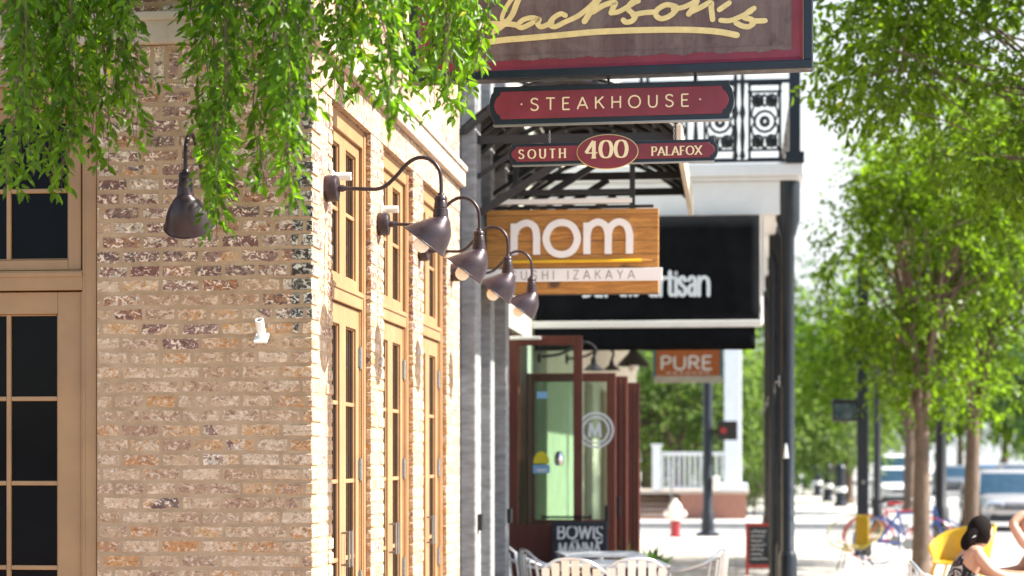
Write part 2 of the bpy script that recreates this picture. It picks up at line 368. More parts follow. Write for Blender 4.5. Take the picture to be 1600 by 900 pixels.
def leaf_mat(name, base, trans, hue=.25, rough=.42, yellow=0.0):
    m, n, l, p = newmat(name)
    g = n.new('ShaderNodeNewGeometry'); r = g.outputs['Random Per Island']
    lo = tuple(x*(1-hue) for x in base); hi = (min(1,base[0]*(1+hue*2.2)), base[1]*(1+hue), base[2]*(1+hue*.2))
    c = mix(n, l, lo, hi, r)
    if yellow: c = mix(n, l, c, (.5,.42,.03), mth(n, l, 'GREATER_THAN', r, 1-yellow))
    l.new(c, p.inputs['Base Color']); p.inputs['Roughness'].default_value = rough; p.inputs['Specular IOR Level'].default_value = .25
    t = n.new('ShaderNodeBsdfTranslucent')
    l.new(mix(n, l, tuple(x*(1-hue) for x in trans), tuple(x*(1+hue) for x in trans), r), t.inputs[0])
    x = n.new('ShaderNodeMixShader'); x.inputs[0].default_value = .47
    l.new(p.outputs[0], x.inputs[1]); l.new(t.outputs[0], x.inputs[2]); l.new(x.outputs[0], n['Material Output'].inputs[0])
    return m
def glass_mat(name, tint=(.8,.9,.86), gloss=.35, ior=1.5):
    m, n, l, p = newmat(name)
    tr = n.new('ShaderNodeBsdfTransparent'); tr.inputs[0].default_value = (*tint, 1)
    gl = n.new('ShaderNodeBsdfGlossy'); gl.inputs['Roughness'].default_value = .03
    lw = n.new('ShaderNodeLayerWeight'); lw.inputs[0].default_value = gloss
    x = n.new('ShaderNodeMixShader'); l.new(lw.outputs['Fresnel'], x.inputs[0]); l.new(tr.outputs[0], x.inputs[1]); l.new(gl.outputs[0], x.inputs[2])
    l.new(x.outputs[0], n['Material Output'].inputs[0]); return m
def emit(name, c, s):
    m, n, l, p = newmat(name); p.inputs['Emission Color'].default_value = (*c,1); p.inputs['Emission Strength'].default_value = s
    p.inputs['Base Color'].default_value = (*c,1); return m
def wood_mat(name, a, b, board=.1):
    m, n, l, p = newmat(name)
    tc = n.new('ShaderNodeTexCoord'); s = n.new('ShaderNodeSeparateXYZ'); l.new(tc.outputs['Object'], s.inputs[0])
    row = mth(n, l, 'FLOOR', mth(n, l, 'DIVIDE', s.outputs[2], board))
    wn = n.new('ShaderNodeTexWhiteNoise'); wn.noise_dimensions = '1D'; l.new(row, wn.inputs['W'])
    cb = n.new('ShaderNodeCombineXYZ'); l.new(mth(n, l, 'ADD', mth(n, l, 'MULTIPLY', s.outputs[0], 3), mth(n, l, 'MULTIPLY', wn.outputs[0], 30)), cb.inputs[0])
    l.new(mth(n, l, 'MULTIPLY', s.outputs[2], 40), cb.inputs[2])
    g1 = noise(n, l, cb.outputs[0], 1.6, 6, .65, .8)
    # slanting saw marks
    wv = n.new('ShaderNodeTexWave'); wv.wave_type = 'BANDS'; wv.inputs['Scale'].default_value = 26; wv.inputs['Distortion'].default_value = 2.5; wv.inputs['Detail'].default_value = 3
    mp = n.new('ShaderNodeMapping'); mp.inputs['Rotation'].default_value = (0, R(35), 0); l.new(tc.outputs['Object'], mp.inputs[0]); l.new(mp.outputs[0], wv.inputs[0])
    c = mix(n, l, a, b, mapr(n, l, g1, .4, .6))
    c = mix(n, l, c, tuple(x*.45 for x in b), mth(n, l, 'MULTIPLY', mapr(n, l, wv.outputs['Fac'], .45, .9), .75))
    c = mix(n, l, c, tuple(x*.72 for x in a), mth(n, l, 'MULTIPLY', wn.outputs[0], .5))
    fr = mth(n, l, 'FRACT', mth(n, l, 'DIVIDE', s.outputs[2], board))
    c = mix(n, l, c, (.06,.03,.015), mth(n, l, 'LESS_THAN', fr, .045))
    c = mix(n, l, c, (.09,.045,.02), mapr(n, l, noise(n, l, tc.outputs['Object'], 3.1, 2), .66, .74))
    l.new(c, p.inputs['Base Color']); p.inputs['Roughness'].default_value = .6
    bump(n, l, mth(n, l, 'ADD', g1, wv.outputs['Fac']), .3, .003, p)
    return m
def paving_mat(name, c, joint, sx, sy, jw=.008):
    m, n, l, p = newmat(name)
    g = n.new('ShaderNodeNewGeometry')
    b = n.new('ShaderNodeTexBrick'); b.offset = 0; b.inputs['Scale'].default_value = 1; b.inputs['Mortar Size'].default_value = jw
    b.inputs['Brick Width'].default_value = sx; b.inputs['Row Height'].default_value = sy; b.inputs['Mortar Smooth'].default_value = .2
    b.inputs['Color1'].default_value = (*[x*.9 for x in c],1); b.inputs['Color2'].default_value = (*[x*1.06 for x in c],1); b.inputs['Mortar'].default_value = (*joint,1)
    l.new(g.outputs['Position'], b.inputs[0])
    cc = mix(n, l, b.outputs['Color'], tuple(x*.6 for x in c), mth(n, l, 'MULTIPLY', mapr(n, l, noise(n, l, g.outputs['Position'], 1.3, 6, .7), .45, .75), .5))
    cc = mix(n, l, cc, tuple(x*.35 for x in c), mth(n, l, 'MULTIPLY', mapr(n, l, noise(n, l, g.outputs['Position'], 9, 3), .68, .74), .5))
    l.new(cc, p.inputs['Base Color']); p.inputs['Roughness'].default_value = .9; bump(n, l, noise(n, l, g.outputs['Position'], 60, 4), .3, .004, p)
    return m

M = {}
M['brick'] = brick_mat('reclaimed_brick'); M['soldier'] = brick_mat('soldier_course_brick', True)
M['redbrick'] = pm('porch_brick', (.36,.17,.12), .9, var=.3, scale=9, stretch=(1,1,4))
M['stone'] = pm('pale_stone_band', (.46,.39,.32), .85, var=.18, scale=5, bmp=.5, bscale=40)
M['cornice'] = pm('blue_grey_metal', (.33,.4,.44), .45, var=.1)
M['tan'] = pm('tan_painted_wood', (.345,.202,.097), .42, var=.13, scale=4, bmp=.15, bscale=30, rvar=.08)
M['dglass'] = pm('dark_window_glass', (.004,.004,.006), .05, var=.2, spec=.07)
M['steel'] = pm('brushed_steel', (.3,.3,.3), .38, 1, var=.1)
M['alu'] = pm('aluminium', (.82,.83,.85), .32, .85, var=.06)
M['bronze'] = pm('dark_bronze_paint', (.026,.015,.019), .36, .25, var=.25, scale=14, rvar=.08, c2=(.05,.031,.037))
M['shade_white'] = pm('white_enamel', (.82,.8,.76), .35, var=.04)
M['bulb'] = pm('frosted_bulb', (.9,.87,.8), .25, var=.02)
M['pvc'] = pm('white_plastic', (.78,.78,.75), .4, var=.06)
M['hole'] = pm('dark_hollow', (.02,.02,.02), .9)
M['navy'] = pm('navy_black_paint', (.006,.011,.02), .4, var=.2, rvar=.1)
M['blackpaint'] = pm('black_paint', (.006,.006,.008), .5, var=.2)
M['maroon'] = pm('maroon_sign_paint', (.2,.022,.036), .45, var=.16, scale=7, bmp=.15, bscale=20, rvar=.1)
M['gold'] = pm('pale_gold_leaf', (.75,.6,.26), .5, var=.12, scale=20)
M['cream_ink'] = pm('cream_lettering', (.82,.68,.42), .5, var=.05)
M['white'] = pm('white_paint', (.8,.8,.79), .5, var=.04)
M['whitesat'] = pm('white_satin_paint', (.78,.8,.83), .4, var=.04)
M['greyink'] = pm('thin_grey_lettering', (.28,.28,.28), .5)
M['yellow'] = pm('yellow_paint', (.72,.44,.02), .35, var=.1)
M['wood'] = wood_mat('sawn_cedar_boards', (.66,.32,.07), (.3,.115,.02))
M['olive'] = pm('olive_yellow_cord', (.3,.24,.03), .6)
M['mustard'] = pm('mustard_cloth', (.42,.26,.01), .8)
M['orange'] = pm('orange_sign_paint', (.36,.105,.025), .5, var=.15)
M['canvas'] = pm('black_canvas', (.006,.007,.009), .95, var=.3, spec=.1, bmp=.2, bscale=200)
M['letterblue'] = pm('pale_sign_lettering', (.7,.78,.86), .5, var=.03)
M['iron'] = pm('black_iron', (.008,.009,.012), .5, var=.3)
M['corr'] = pm('dark_corrugated_steel', (.012,.012,.014), .6, .3, var=.4, scale=3)
M['concrete'] = pm('grey_board_concrete', (.24,.245,.25), .92, var=.3, scale=4, bmp=.6, bscale=30, stretch=(2,2,6))
M['stucco'] = pm('cream_stucco', (.56,.5,.4), .92, var=.1, scale=3, bmp=.3)
M['greenwall'] = pm('pale_green_stucco', (.36,.37,.31), .9, var=.1, scale=3, bmp=.3)
M['teal'] = pm('faded_teal_paint', (.06,.12,.14), .6, var=.35, scale=5)
M['redwood'] = pm('red_brown_door_paint', (.115,.028,.018), .45, var=.2, scale=8, stretch=(3,3,.6), rvar=.1)
M['glass'] = glass_mat('storefront_glass', (.74,.86,.79), .42)
M['clearglass'] = glass_mat('clear_glass', (.85,.93,.9), .3)
M['stickyellow'] = pm('yellow_sticker', (.7,.62,.03), .5); M['stickblue'] = pm('blue_sticker', (.2,.42,.72), .5)
M['chalk'] = pm('chalk_marks', (.78,.78,.76), .95, var=.25, scale=40)
M['slate'] = pm('slate_chalkboard', (.03,.036,.045), .85, var=.35, scale=5)
M['redframe'] = pm('red_painted_frame', (.35,.035,.025), .5)
M['leafA'] = leaf_mat('elm_leaf', (.05,.14,.010), (.22,.46,.012), .5, .35, .008)
M['leafB'] = leaf_mat('street_tree_leaf', (.058,.13,.007), (.22,.38,.012), .5, .4, .004)
M['leafC'] = leaf_mat('dark_tree_leaf', (.04,.1,.03), (.08,.18,.03), .3, .5)
M['leafD'] = leaf_mat('pale_tree_leaf', (.08,.15,.04), (.17,.27,.05), .3, .5)
M['bark'] = pm('smooth_brown_bark', (.13,.088,.062), .88, var=.35, scale=5, bmp=.5, bscale=25, stretch=(3,3,1))
M['twig'] = pm('brown_twig', (.1,.06,.045), .8, var=.2)
M['pave'] = paving_mat('pale_concrete_paving', (.5,.475,.44), (.25,.23,.2), 1.5, 1.5)
M['paver'] = paving_mat('bounce_toned_brick_paving', (.37,.27,.2), (.25,.2,.16), .22, .11, .006)  # brick tone chosen for how much sunlight it bounces up
M['asphalt'] = pm('worn_asphalt', (.3,.295,.285), .9, var=.15, scale=2, bmp=.4)
M['kerb'] = pm('kerb_concrete', (.42,.41,.39), .9, var=.12)
M['ground'] = pm('pale_ground', (.3,.29,.25), .95, var=.2, scale=.3)
M['paint'] = pm('road_paint', (.75,.75,.72), .7, var=.1)
M['hydred'] = pm('red_hydrant_paint', (.26,.02,.03), .4); M['hydwhite'] = pm('white_hydrant_paint', (.78,.76,.74), .4)
M['lensred'] = emit('lit_red_hand', (.22,.015,.02), .03)
M['step'] = pm('brick_steps', (.5,.25,.18), .85, var=.2, scale=10)
M['tyre'] = pm('tyre_rubber', (.018,.018,.02), .8)
M['chrome'] = pm('chrome_trim', (.7,.7,.72), .15, 1)
M['cargl'] = pm('car_window_glass', (.02,.05,.075), .05, var=.2, spec=.8)
M['silver'] = pm('silver_car_paint', (.5,.47,.45), .25, .5, var=.04)
M['carwhite'] = pm('white_car_paint', (.78,.79,.8), .25, var=.03)
M['carblue'] = pm('blue_car_paint', (.08,.16,.3), .25, .3, var=.05)
M['cargrey'] = pm('grey_car_paint', (.2,.21,.22), .25, .4, var=.05)
M['headlamp'] = pm('headlamp_lens', (.7,.75,.78), .1, .3)
M['grille'] = pm('black_grille', (.015,.015,.015), .5)
M['skin'] = pm('skin', (.56,.31,.21), .5, var=.06); M['hair'] = pm('dark_brown_hair', (.008,.0045,.004), .85, var=.6, spec=.15, scale=30, stretch=(8,8,1), bmp=.6, bscale=60)
M['blackcloth'] = pm('black_cloth', (.02,.018,.022), .9)
M['bikeblue'] = pm('blue_bicycle_paint', (.03,.1,.4), .3); M['bikered'] = pm('red_bicycle_paint', (.5,.03,.05), .3)
M['plantpot'] = pm('dark_planter', (.04,.04,.042), .6)
def floral():
    m, n, l, p = newmat('black_white_print_cloth')
    tc = n.new('ShaderNodeTexCoord'); f = noise(n, l, tc.outputs['Object'], 17, 3, .6, 1.5)
    c = mix(n, l, (.012,.012,.016), (.6,.56,.52), mapr(n, l, f, .54, .6)); c = mix(n, l, c, (.35,.2,.2), mapr(n, l, noise(n, l, tc.outputs['Object'], 23, 2), .62, .66))
    l.new(c, p.inputs['Base Color']); p.inputs['Roughness'].default_value = .9; return m
M['print'] = floral()
def signface():
    """aged brown sign face: darker scuffs, greyed streaks"""
    m, n, l, p = newmat('aged_brown_sign_face')
    tc = n.new('ShaderNodeTexCoord'); o = tc.outputs['Object']
    mp = n.new('ShaderNodeMapping'); mp.inputs['Scale'].default_value = (9,9,.9); l.new(o, mp.inputs[0])
    s1 = noise(n, l, mp.outputs[0], 2.2, 6, .7); s2 = noise(n, l, o, 5, 6, .7, .6)
    c = mix(n, l, (.1,.055,.052), (.165,.115,.1), mapr(n, l, s1, .35, .7))
    c = mix(n, l, c, (.24,.2,.17), mth(n, l, 'MULTIPLY', mapr(n, l, s2, .5, .75), .6))
    c = mix(n, l, c, (.05,.028,.028), mth(n, l, 'MULTIPLY', mapr(n, l, noise(n, l, o, 13, 4), .58, .7), .6))
    l.new(c, p.inputs['Base Color']); l.new(mapr(n, l, s2, .3, .7, .45, .75), p.inputs['Roughness']); bump(n, l, s1, .2, .003, p)
    return m
M['signface'] = signface()
# ------------------------------------------------------------------ the ground
def struct(name, mb, mat, **k): return tag(mb.build(name, mat, **k), kind='structure')
struct('ground', MB().add([(-500,-200,-.17),(500,-200,-.17),(500,800,-.17),(-500,800,-.17)], [(0,1,2,3)]), M['ground'])
struct('road', MB().add([(4.34,-60,-.15),(15,-60,-.15),(15,420,-.15),(4.34,420,-.15)], [(0,1,2,3)]), M['asphalt'])
struct('cross_street', MB().add([(-80,43,-.148),(4.34,43,-.148),(4.34,50.6,-.148),(-80,50.6,-.148)], [(0,1,2,3)]), M['asphalt'])
struct('sidewalk', MB().box(-14, 4.16, 24.403, 42.8, -.168, 0), M['pave'])
struct('unseen_brick_pavement', MB().box(-14, 4.16, -14, 24.4, -.168, 0), M['paver'])  # unseen near ground, added in darker brick to cut sunlight bounced onto front wall
struct('kerb', MB().box(4.163, 4.337, -14, 42.8, -.168, .003).box(-80, 4.16, 42.803, 42.97, -.168, .003), M['kerb'])
struct('far_sidewalk', MB().box(-80, 4.16, 50.8, 400, -.168, 0), M['pave'])
struct('far_kerb', MB().box(4.163, 4.337, 50.8, 400, -.168, .003).box(-80, 4.16, 50.62, 50.797, -.168, .003), M['kerb'])
struct('opposite_sidewalk', MB().box(15.003, 40, -60, 420, -.168, 0), M['pave'])
mk = MB()
for k in range(30):
    y0 = -20+k*9; mk.add([(9.6,y0,-.146),(9.74,y0,-.146),(9.74,y0+3,-.146),(9.6,y0+3,-.146)], [(0,1,2,3)])
struct('lane_markings', mk, M['paint'])

# ------------------------------------------------------------------ brick building at the left
FX, FY = -1.966, 9.056
END = 14.02; PITCH = 1.41; OW = 1.035; O0 = 9.53; HEAD = 3.372; HT = 7.0
bb = empty('brick_building', (FX, FY, 0), 0, 'weathered multicoloured brick building with tan glazed doors and wall lamps', 'building')
def rel(o, root):
    o.location = Vector(o.location)-root.location; return o
DX0, DX1 = -4.635, -2.995
fw = MB()
fw.box(DX1, FX, FY, FY+.3, 0, HEAD).box(-9, DX0, FY, FY+.3, 0, HEAD).box(-9, FX, FY, FY+.3, 3.55, 6.2)
rel(fw.build('front_wall', M['brick'], bb), bb)
swl = MB()
ops = [(O0+PITCH*i, O0+PITCH*i+OW) for i in range(3)]
edges = [FY+.303]+[v for o in ops for v in o]+[END]
for i in range(0, len(edges), 2): swl.box(FX-.3, FX-.002 if i == 0 else FX, edges[i], edges[i+1], 0, HEAD)
swl.box(FX-.3, FX-.002, FY+.303, END, 3.55, 6.2)
rel(swl.build('side_wall', M['brick'], bb), bb)
# uneven brick ends along the corner and the door reveals
qb = MB(); rb_ = random.Random(5); kq = 0
while (kq+1)*.0682 < HEAD-.01:
    z0, z1 = kq*.0682+.005+rb_.uniform(0,.004), (kq+1)*.0682-.005-rb_.uniform(0,.004); kq += 1
    qb.box(FX-rb_.choice((.09,.095,.185)), FX+rb_.uniform(.001,.009), FY-rb_.uniform(.001,.007), FY+rb_.uniform(.09,.2), z0, z1)
rel(qb.build('corner_bricks', M['brick'], bb, bevel=.006), bb)
for o_ in ops:
    qb = MB(); qc = MB()
    for kq in range(int((HEAD-.02)/.0682)):
        z0, z1 = kq*.0682+.005+rb_.uniform(0,.004), (kq+1)*.0682-.005-rb_.uniform(0,.004)
        qb.box(FX-.028, FX+rb_.uniform(.001,.007), o_[1]-rb_.uniform(.001,.008), o_[1]+rb_.choice((.09,.1,.15)), z0, z1)
        qc.box(FX-.028, FX+rb_.uniform(.001,.007), o_[0]-rb_.choice((.09,.1,.15)), o_[0]+rb_.uniform(.001,.008), z0, z1)
    for q_ in (qb, qc): rel(q_.build('jamb_bricks', M['brick'], bb, bevel=.006), bb)
# slightly proud brick strip over the openings
sc_ = MB().box(-9, FX-.3, FY-.004, FY+.3, HEAD+.001, 3.549).box(FX-.3, FX+.004, FY-.004, END, HEAD+.001, 3.549)
rel(sc_.build('soldier_course', M['soldier'], bb), bb)
lg = MB().box(-9, FX+.045, FY-.045, FY, 3.553, 3.70).box(FX, FX+.045, FY, END, 3.553, 3.70)
lg.box(-9, FX+.06, FY-.06, FY-.045, 3.66, 3.70).box(FX+.045, FX+.06, FY-.045, END, 3.66, 3.70)
rel(lg.build('stone_ledge', M['stone'], bb, bevel=.008), bb)
rel(MB().box(-9, FX-.35, FY-.07, FY, 3.79, 4.02).box(-9, FX-.34, FY-.11, FY-.07, 3.94, 4.02).build('metal_cornice', M['cornice'], bb, bevel=.006), bb)
rel(MB().box(-9.1, FX+.12, FY-.12, END, 6.203, 6.5).build('parapet', M['stone'], bb, bevel=.02), bb)
rel(MB().box(-9, FX-.3, FY+.3, END, 0, .02).box(-9, FX-.3, END-.2, END, .02, 6.2).box(-9, -8.7, FY+.3, END-.2, .02, 6.2).box(-8.7, FX-.3, FY+.3, END-.2, 5.9, 6.2).build('inner_shell', M['hole'], bb), bb)

ZT, ZR0, ZR1 = 2.401, 2.401, 2.50       # leaf top, transom rail
def on_front(u, w, z): return (DX1-u, FY+w, z)                     # u leftwards from the right jamb, w inwards
def on_side(k):
    def f(u, w, z): return (FX-w, ops[k][1]-u, z)
    return f
def fbox(mb, f, u0, u1, w0, w1, z0, z1):
    a = f(u0, w0, z0); b = f(u1, w1, z1); mb.box(a[0], b[0], a[1], b[1], a[2], b[2])
def glazing(f, u0, u1, z0, z1, cols, rows, stile, top, bot, w, name, pane_w, parent, panename='glass_pane'):
    """one leaf or sash: stiles, rails, muntins; panes are a sub-part"""
    m = MB()
    fbox(m, f, u0, u0+stile, w, w+.045, z0, z1); fbox(m, f, u1-stile, u1, w, w+.045, z0, z1)
    fbox(m, f, u0+stile, u1-stile, w, w+.045, z1-top, z1); fbox(m, f, u0+stile, u1-stile, w, w+.045, z0, z0+bot)
    gu0, gu1, gz0, gz1 = u0+stile, u1-stile, z0+bot, z1-top
    mw = .022
    for c in range(1, cols):
        x = gu0+(gu1-gu0)*c/cols; fbox(m, f, x-mw/2, x+mw/2, w+.008, w+.04, gz0, gz1)
    for r in range(1, rows):
        z = gz0+(gz1-gz0)*r/rows
        for c in range(cols):
            a = gu0+(gu1-gu0)*c/cols+(mw/2 if c else 0); b = gu0+(gu1-gu0)*(c+1)/cols-(mw/2 if c < cols-1 else 0)
            fbox(m, f, a, b, w+.010, w+.038, z-mw/2, z+mw/2)
    # thin glazing bead round the opening
    for a, b, c, d in ((gu0,gu0+.008,gz0,gz1),(gu1-.008,gu1,gz0,gz1),(gu0+.008,gu1-.008,gz1-.008,gz1),(gu0+.008,gu1-.008,gz0,gz0+.008)):
        fbox(m, f, a, b, w+.012, w+.035, c, d)
    o = rel(m.build(name, M['tan'], parent, bevel=.004), bb)
    g = MB(); fbox(g, f, gu0-.004, gu1+.004, w+.024, w+.03, gz0-.004, gz1+.004)
    p = g.build(panename, M['dglass'], o); p.location = -bb.location-o.location; p.location = (-bb.location.x-o.location.x, -bb.location.y-o.location.y, -o.location.z)
    p.location = (0,0,0)
    return o
def door_set(f, width, cz, leaves, cas, stile, rows, cols, wc, wl, handle=True, hinge=True):
    m = MB()                                                         # fixed frame: casing, head, transom rail
    fbox(m, f, 0, cas, wc, wc+.11, 0, HEAD); fbox(m, f, width-cas, width, wc, wc+.11, 0, HEAD)
    fbox(m, f, cas, width-cas, wc, wc+.11, HEAD-.095, HEAD)
    fbox(m, f, cas, width-cas, wc, wc+.11, ZR0+.006, ZR1)
    # small moulded steps
    fbox(m, f, cas, cas+.012, wc+.012, wc+.10, 0, ZR0); fbox(m, f, width-cas-.012, width-cas, wc+.012, wc+.10, 0, ZR0)
    fbox(m, f, cas, width-cas, wc-.008, wc-.0005, ZR1-.03, ZR1-.008)
    fbox(m, f, .012, cas-.018, wc-.006, wc-.0005, .1, HEAD-.02)
    rel(m.build('door_frame', M['tan'], bb, bevel=.004), bb)
    n = leaves; inner = width-2*cas-.026; lw = inner/n
    for k in range(n):
        u0 = cas+.013+lw*k+.002; u1 = u0+lw-.004
        d = glazing(f, u0, u1, .012, ZT, cols, rows, stile, .105, .27, wl, 'door', 0, bb)
        if handle:
            hu = u1-stile*.5 if (k == 0) else u0+stile*.5
            h = MB(); a = f(hu, wl-.04, 1.05); b = f(hu, wl-.04, 1.235); a0 = f(hu, wl, 1.06); b0 = f(hu, wl, 1.225); a1 = f(hu, wl-.04, 1.06); b1 = f(hu, wl-.04, 1.225)
            h.tube([a, b], .0065, 10).tube([a0, a1], .0055, 8).tube([b0, b1], .0055, 8)
            h.build('handle', M['steel'], d, smooth=True)
        if hinge:
            hu = u0-.004 if k == 0 else u1+.004
            for z in (.35, .95, 1.55, 2.15):
                h = MB(); c = f(hu, wl-.008, z-.06); h.lathe([(.009,0),(.009,.035),(.011,.036),(.011,.05),(.009,.051),(.009,.085),(.011,.086),(.011,.1),(.009,.101),(.009,.12)], c, 10)
                fbox(h, f, hu-.012, hu+.03*(1 if k == 0 else -1), wl-.006, wl-.001, z-.05, z+.05)
                h.build('hinge', M['steel'], d)
        # transom casement above each leaf
        glazing(f, u0, u1, ZR1+.004, HEAD-.098, cols, 2, stile*.55 if stile > .1 else stile, .06, .05, wl, 'window', 0, bb, 'pane')
door_set(on_front, DX1-DX0, 0, 2, .082, .115, 5, 2, .025, .052, handle=True, hinge=False)
for k in range(3):
    door_set(on_side(k), OW, 0, 2, .07, .075, 5, 1, .032, .05)

# ------------------------------------------------------------------ gooseneck wall lamps
def wall_lamp():
    """local: wall plane at x=0, lamp reaches out along +x, z up from the mount"""
    t = empty('wall_lamp', (0,0,0), 0, None, 'lamp', 'gooseneck wall lamps')
    MB().lathe([(.0,0),(.062,0),(.064,.004),(.064,.05),(.058,.06),(.03,.063),(.0,.064)], (0,0,0), 28, 'X', False, False).build('wall_canister', M['bronze'], t, smooth=True)
    MB().lathe([(.017,.06),(.017,.085),(.012,.095),(.012,.10)], (0,0,0), 16, 'X').build('nipple', M['bronze'], t, smooth=True)
    pts = smoothpts([(.08,0,0),(.14,0,-.002),(.22,0,-.006),(.26,0,-.004),(.30,0,.014),(.35,0,.062),(.40,0,.116),(.455,0,.142),(.515,0,.128),(.553,0,.08),(.562,0,.02),(.562,0,-.045)], 5)
    MB().tube(pts, .0095, 12).build('gooseneck_arm', M['bronze'], t, smooth=True)
    nk = MB().lathe([(.0,-.03),(.014,-.03),(.017,-.04),(.026,-.045),(.03,-.052),(.031,-.064),(.028,-.068),(.030,-.072),(.033,-.10),(.031,-.104),(.035,-.108),(.038,-.145)], (.560,0,0), 24, 'Z', False, False)
    nk.build('socket_collar', M['bronze'], t, smooth=True, angle=30)
    # angled shade: rings between a round neck and a tilted rim
    LP = smoothpts([(.523,-.145),(.49,-.154),(.44,-.171),(.386,-.188)], 5)
    RP = smoothpts([(.598,-.145),(.607,-.168),(.611,-.22),(.5645+.0,-.3335)], 5)
    RP = smoothpts([(.598,-.145),(.6065,-.175),(.609,-.235),(.5655,-.326)], 5)
    LPn = smoothpts([(.523,-.145),(.487,-.156),(.436,-.172),(.384,-.190)], 5); RPn = smoothpts([(.597,-.145),(.606,-.176),(.607,-.245),(.572,-.334)], 5)
    def shell(off, flip):
        vs = []; fs = []; n = len(LPn); seg = 36
        for i in range(n):
            a = np.array(LPn[i]); b = np.array(RPn[i]); c = (a+b)/2; h = (b-a)/2; r = np.linalg.norm(h)
            e = h/r; rr = max(r-off, .01)
            for k in range(seg):
                th = 2*math.pi*k/seg
                vs.append((c[0]+e[0]*rr*math.cos(th), rr*math.sin(th), c[1]+e[1]*rr*math.cos(th)-(off*.3)))
        for i in range(n-1):
            for k in range(seg): fs.append((i*seg+k, i*seg+(k+1)%seg, (i+1)*seg+(k+1)%seg, (i+1)*seg+k))
        return MB().add(vs, fs)
    s = shell(0, 0); sh = s.build('lamp_shade', M['bronze'], t, smooth=True)
    i2 = shell(.003, 1); i2.build('shade_lining', M['shade_white'], sh, smooth=True)
    a = np.array(LPn[-1]); b = np.array(RPn[-1]); c = (a+b)/2; h = (b-a)/2; r = np.linalg.norm(h); e = h/r
    MB().tube([(c[0]+e[0]*r*math.cos(q), r*math.sin(q), c[1]+e[1]*r*math.cos(q)) for q in np.linspace(0, 2*math.pi, 40, endpoint=False)], .0035, 6, closed=True).build('rim', M['bronze'], sh, smooth=True)
    d = np.array((e[1], -e[0])); d = d if d[1] < 0 else -d              # out of the rim
    prof = [(0,-.10),(.018,-.095),(.02,-.06),(.03,-.03),(.04,0),(.036,.025),(.02,.04),(0,.044)]
    bv = MB().lathe(prof, (0,0,0), 18, 'Z', False, False)
    Mx = Matrix(((e[0],0,d[0]),(0,1,0),(e[1],0,d[1])))
    bv.V = [tuple(Mx @ Vector(v)+Vector((c[0]+d[0]*.012,0,c[1]+d[1]*.012))) for v in bv.V]
    bv.build('bulb', M['bulb'], t, smooth=True)
    return t
L0 = wall_lamp()
L0.location = (FX, 9.32+.06, 2.91); L0['label'] = 'dark bronze gooseneck lamp on the sunlit side wall, closest to brick corner'
ords = ['between its first two doors', 'between its last two doors', 'past its last door']
for i in range(3): dup(L0, (FX, 9.38+PITCH*(i+1), 2.905), R((1.5, -2.0, 1.0)[i]), 'dark bronze gooseneck lamp on the sunlit side wall, '+ords[i])
xl = XA(300, 8.5)
dup(L0, (XA(290, FY-.56), FY, 2.91), R(-90), 'dark bronze gooseneck lamp half hidden by leaves on the shaded front wall')

# white plastic pipe stubs on the brickwork
def stub():
    t = MB()
    t.lathe([(.0,.0),(.026,0),(.026,.012),(.02,.014),(.02,.10),(.016,.102),(.016,.09),(0,.09)], (0,0,0), 18, 'X', False, False)
    t.box(-.0, .012, -.03, .03, -.045, .03)
    o = t.build('pipe_stub', M['pvc'], None, smooth=True)
    MB().lathe([(0,.0905),(.0155,.0905)], (0,0,0), 16, 'X', False, False).build('hollow', M['hole'], o)
    return tag(o, None, 'pipe stub', 'white pipe stubs on the brick walls')
s0 = stub(); s0.location = (FX, 9.50, 2.985); s0['label'] = 'white plastic pipe stub above the lamp mount nearest the brick corner'
dup(s0, (FX, 10.86, 2.995), 0, 'white plastic pipe stub above the lamp mount between the first two side doors')
x_, y_, z_ = AT(412, 514, FY)
s2 = dup(s0, (x_, FY, z_+.0), R(-90), 'small white pipe stub alone on the shaded front brick wall')
s2.rotation_euler = (R(38), 0, R(-90)); s2.rotation_euler = Matrix.Rotation(R(-90),3,'Z').to_4x4().to_3x3().to_euler()
s2.rotation_euler = (Matrix.Rotation(R(-90),3,'Z') @ Matrix.Rotation(R(-55),3,'Y')).to_euler(); s2.location = (x_, FY-.03, z_-.045)

# ------------------------------------------------------------------ hanging restaurant signs (on Y about 9.7)
def sign_root(name, pxl, pxr, pyb_l, Yc, rot, label, cat='sign', group=None):
    """origin at the lower left corner, x along the board, face towards -y"""
    Xl = XA(pxl, Yc); Xr = XA(pxr, Yc); W = (Xr-Xl)/math.cos(R(rot)); Z = ZA(pyb_l, Xl, Yc)
    t = empty(name, (Xl, Yc, Z), R(-rot), label, cat, group)
    return t, W
def notched(w, h, n, r=None):                    # plaque outline with stepped bracket ends (left and right)
    p = []
    for sgn in (1, -1):
        pts = [(n*1.5, 0), (n*1.3, .14*h), (n*.7, .2*h), (n*.2, .36*h), (0, .5*h), (n*.2, .64*h), (n*.7, .8*h), (n*1.3, .86*h), (n*1.5, h)]
        if sgn == 1: p += [(w-x, z) for x, z in pts]
        else: p += [(x, z) for x, z in reversed(pts)]
    return p
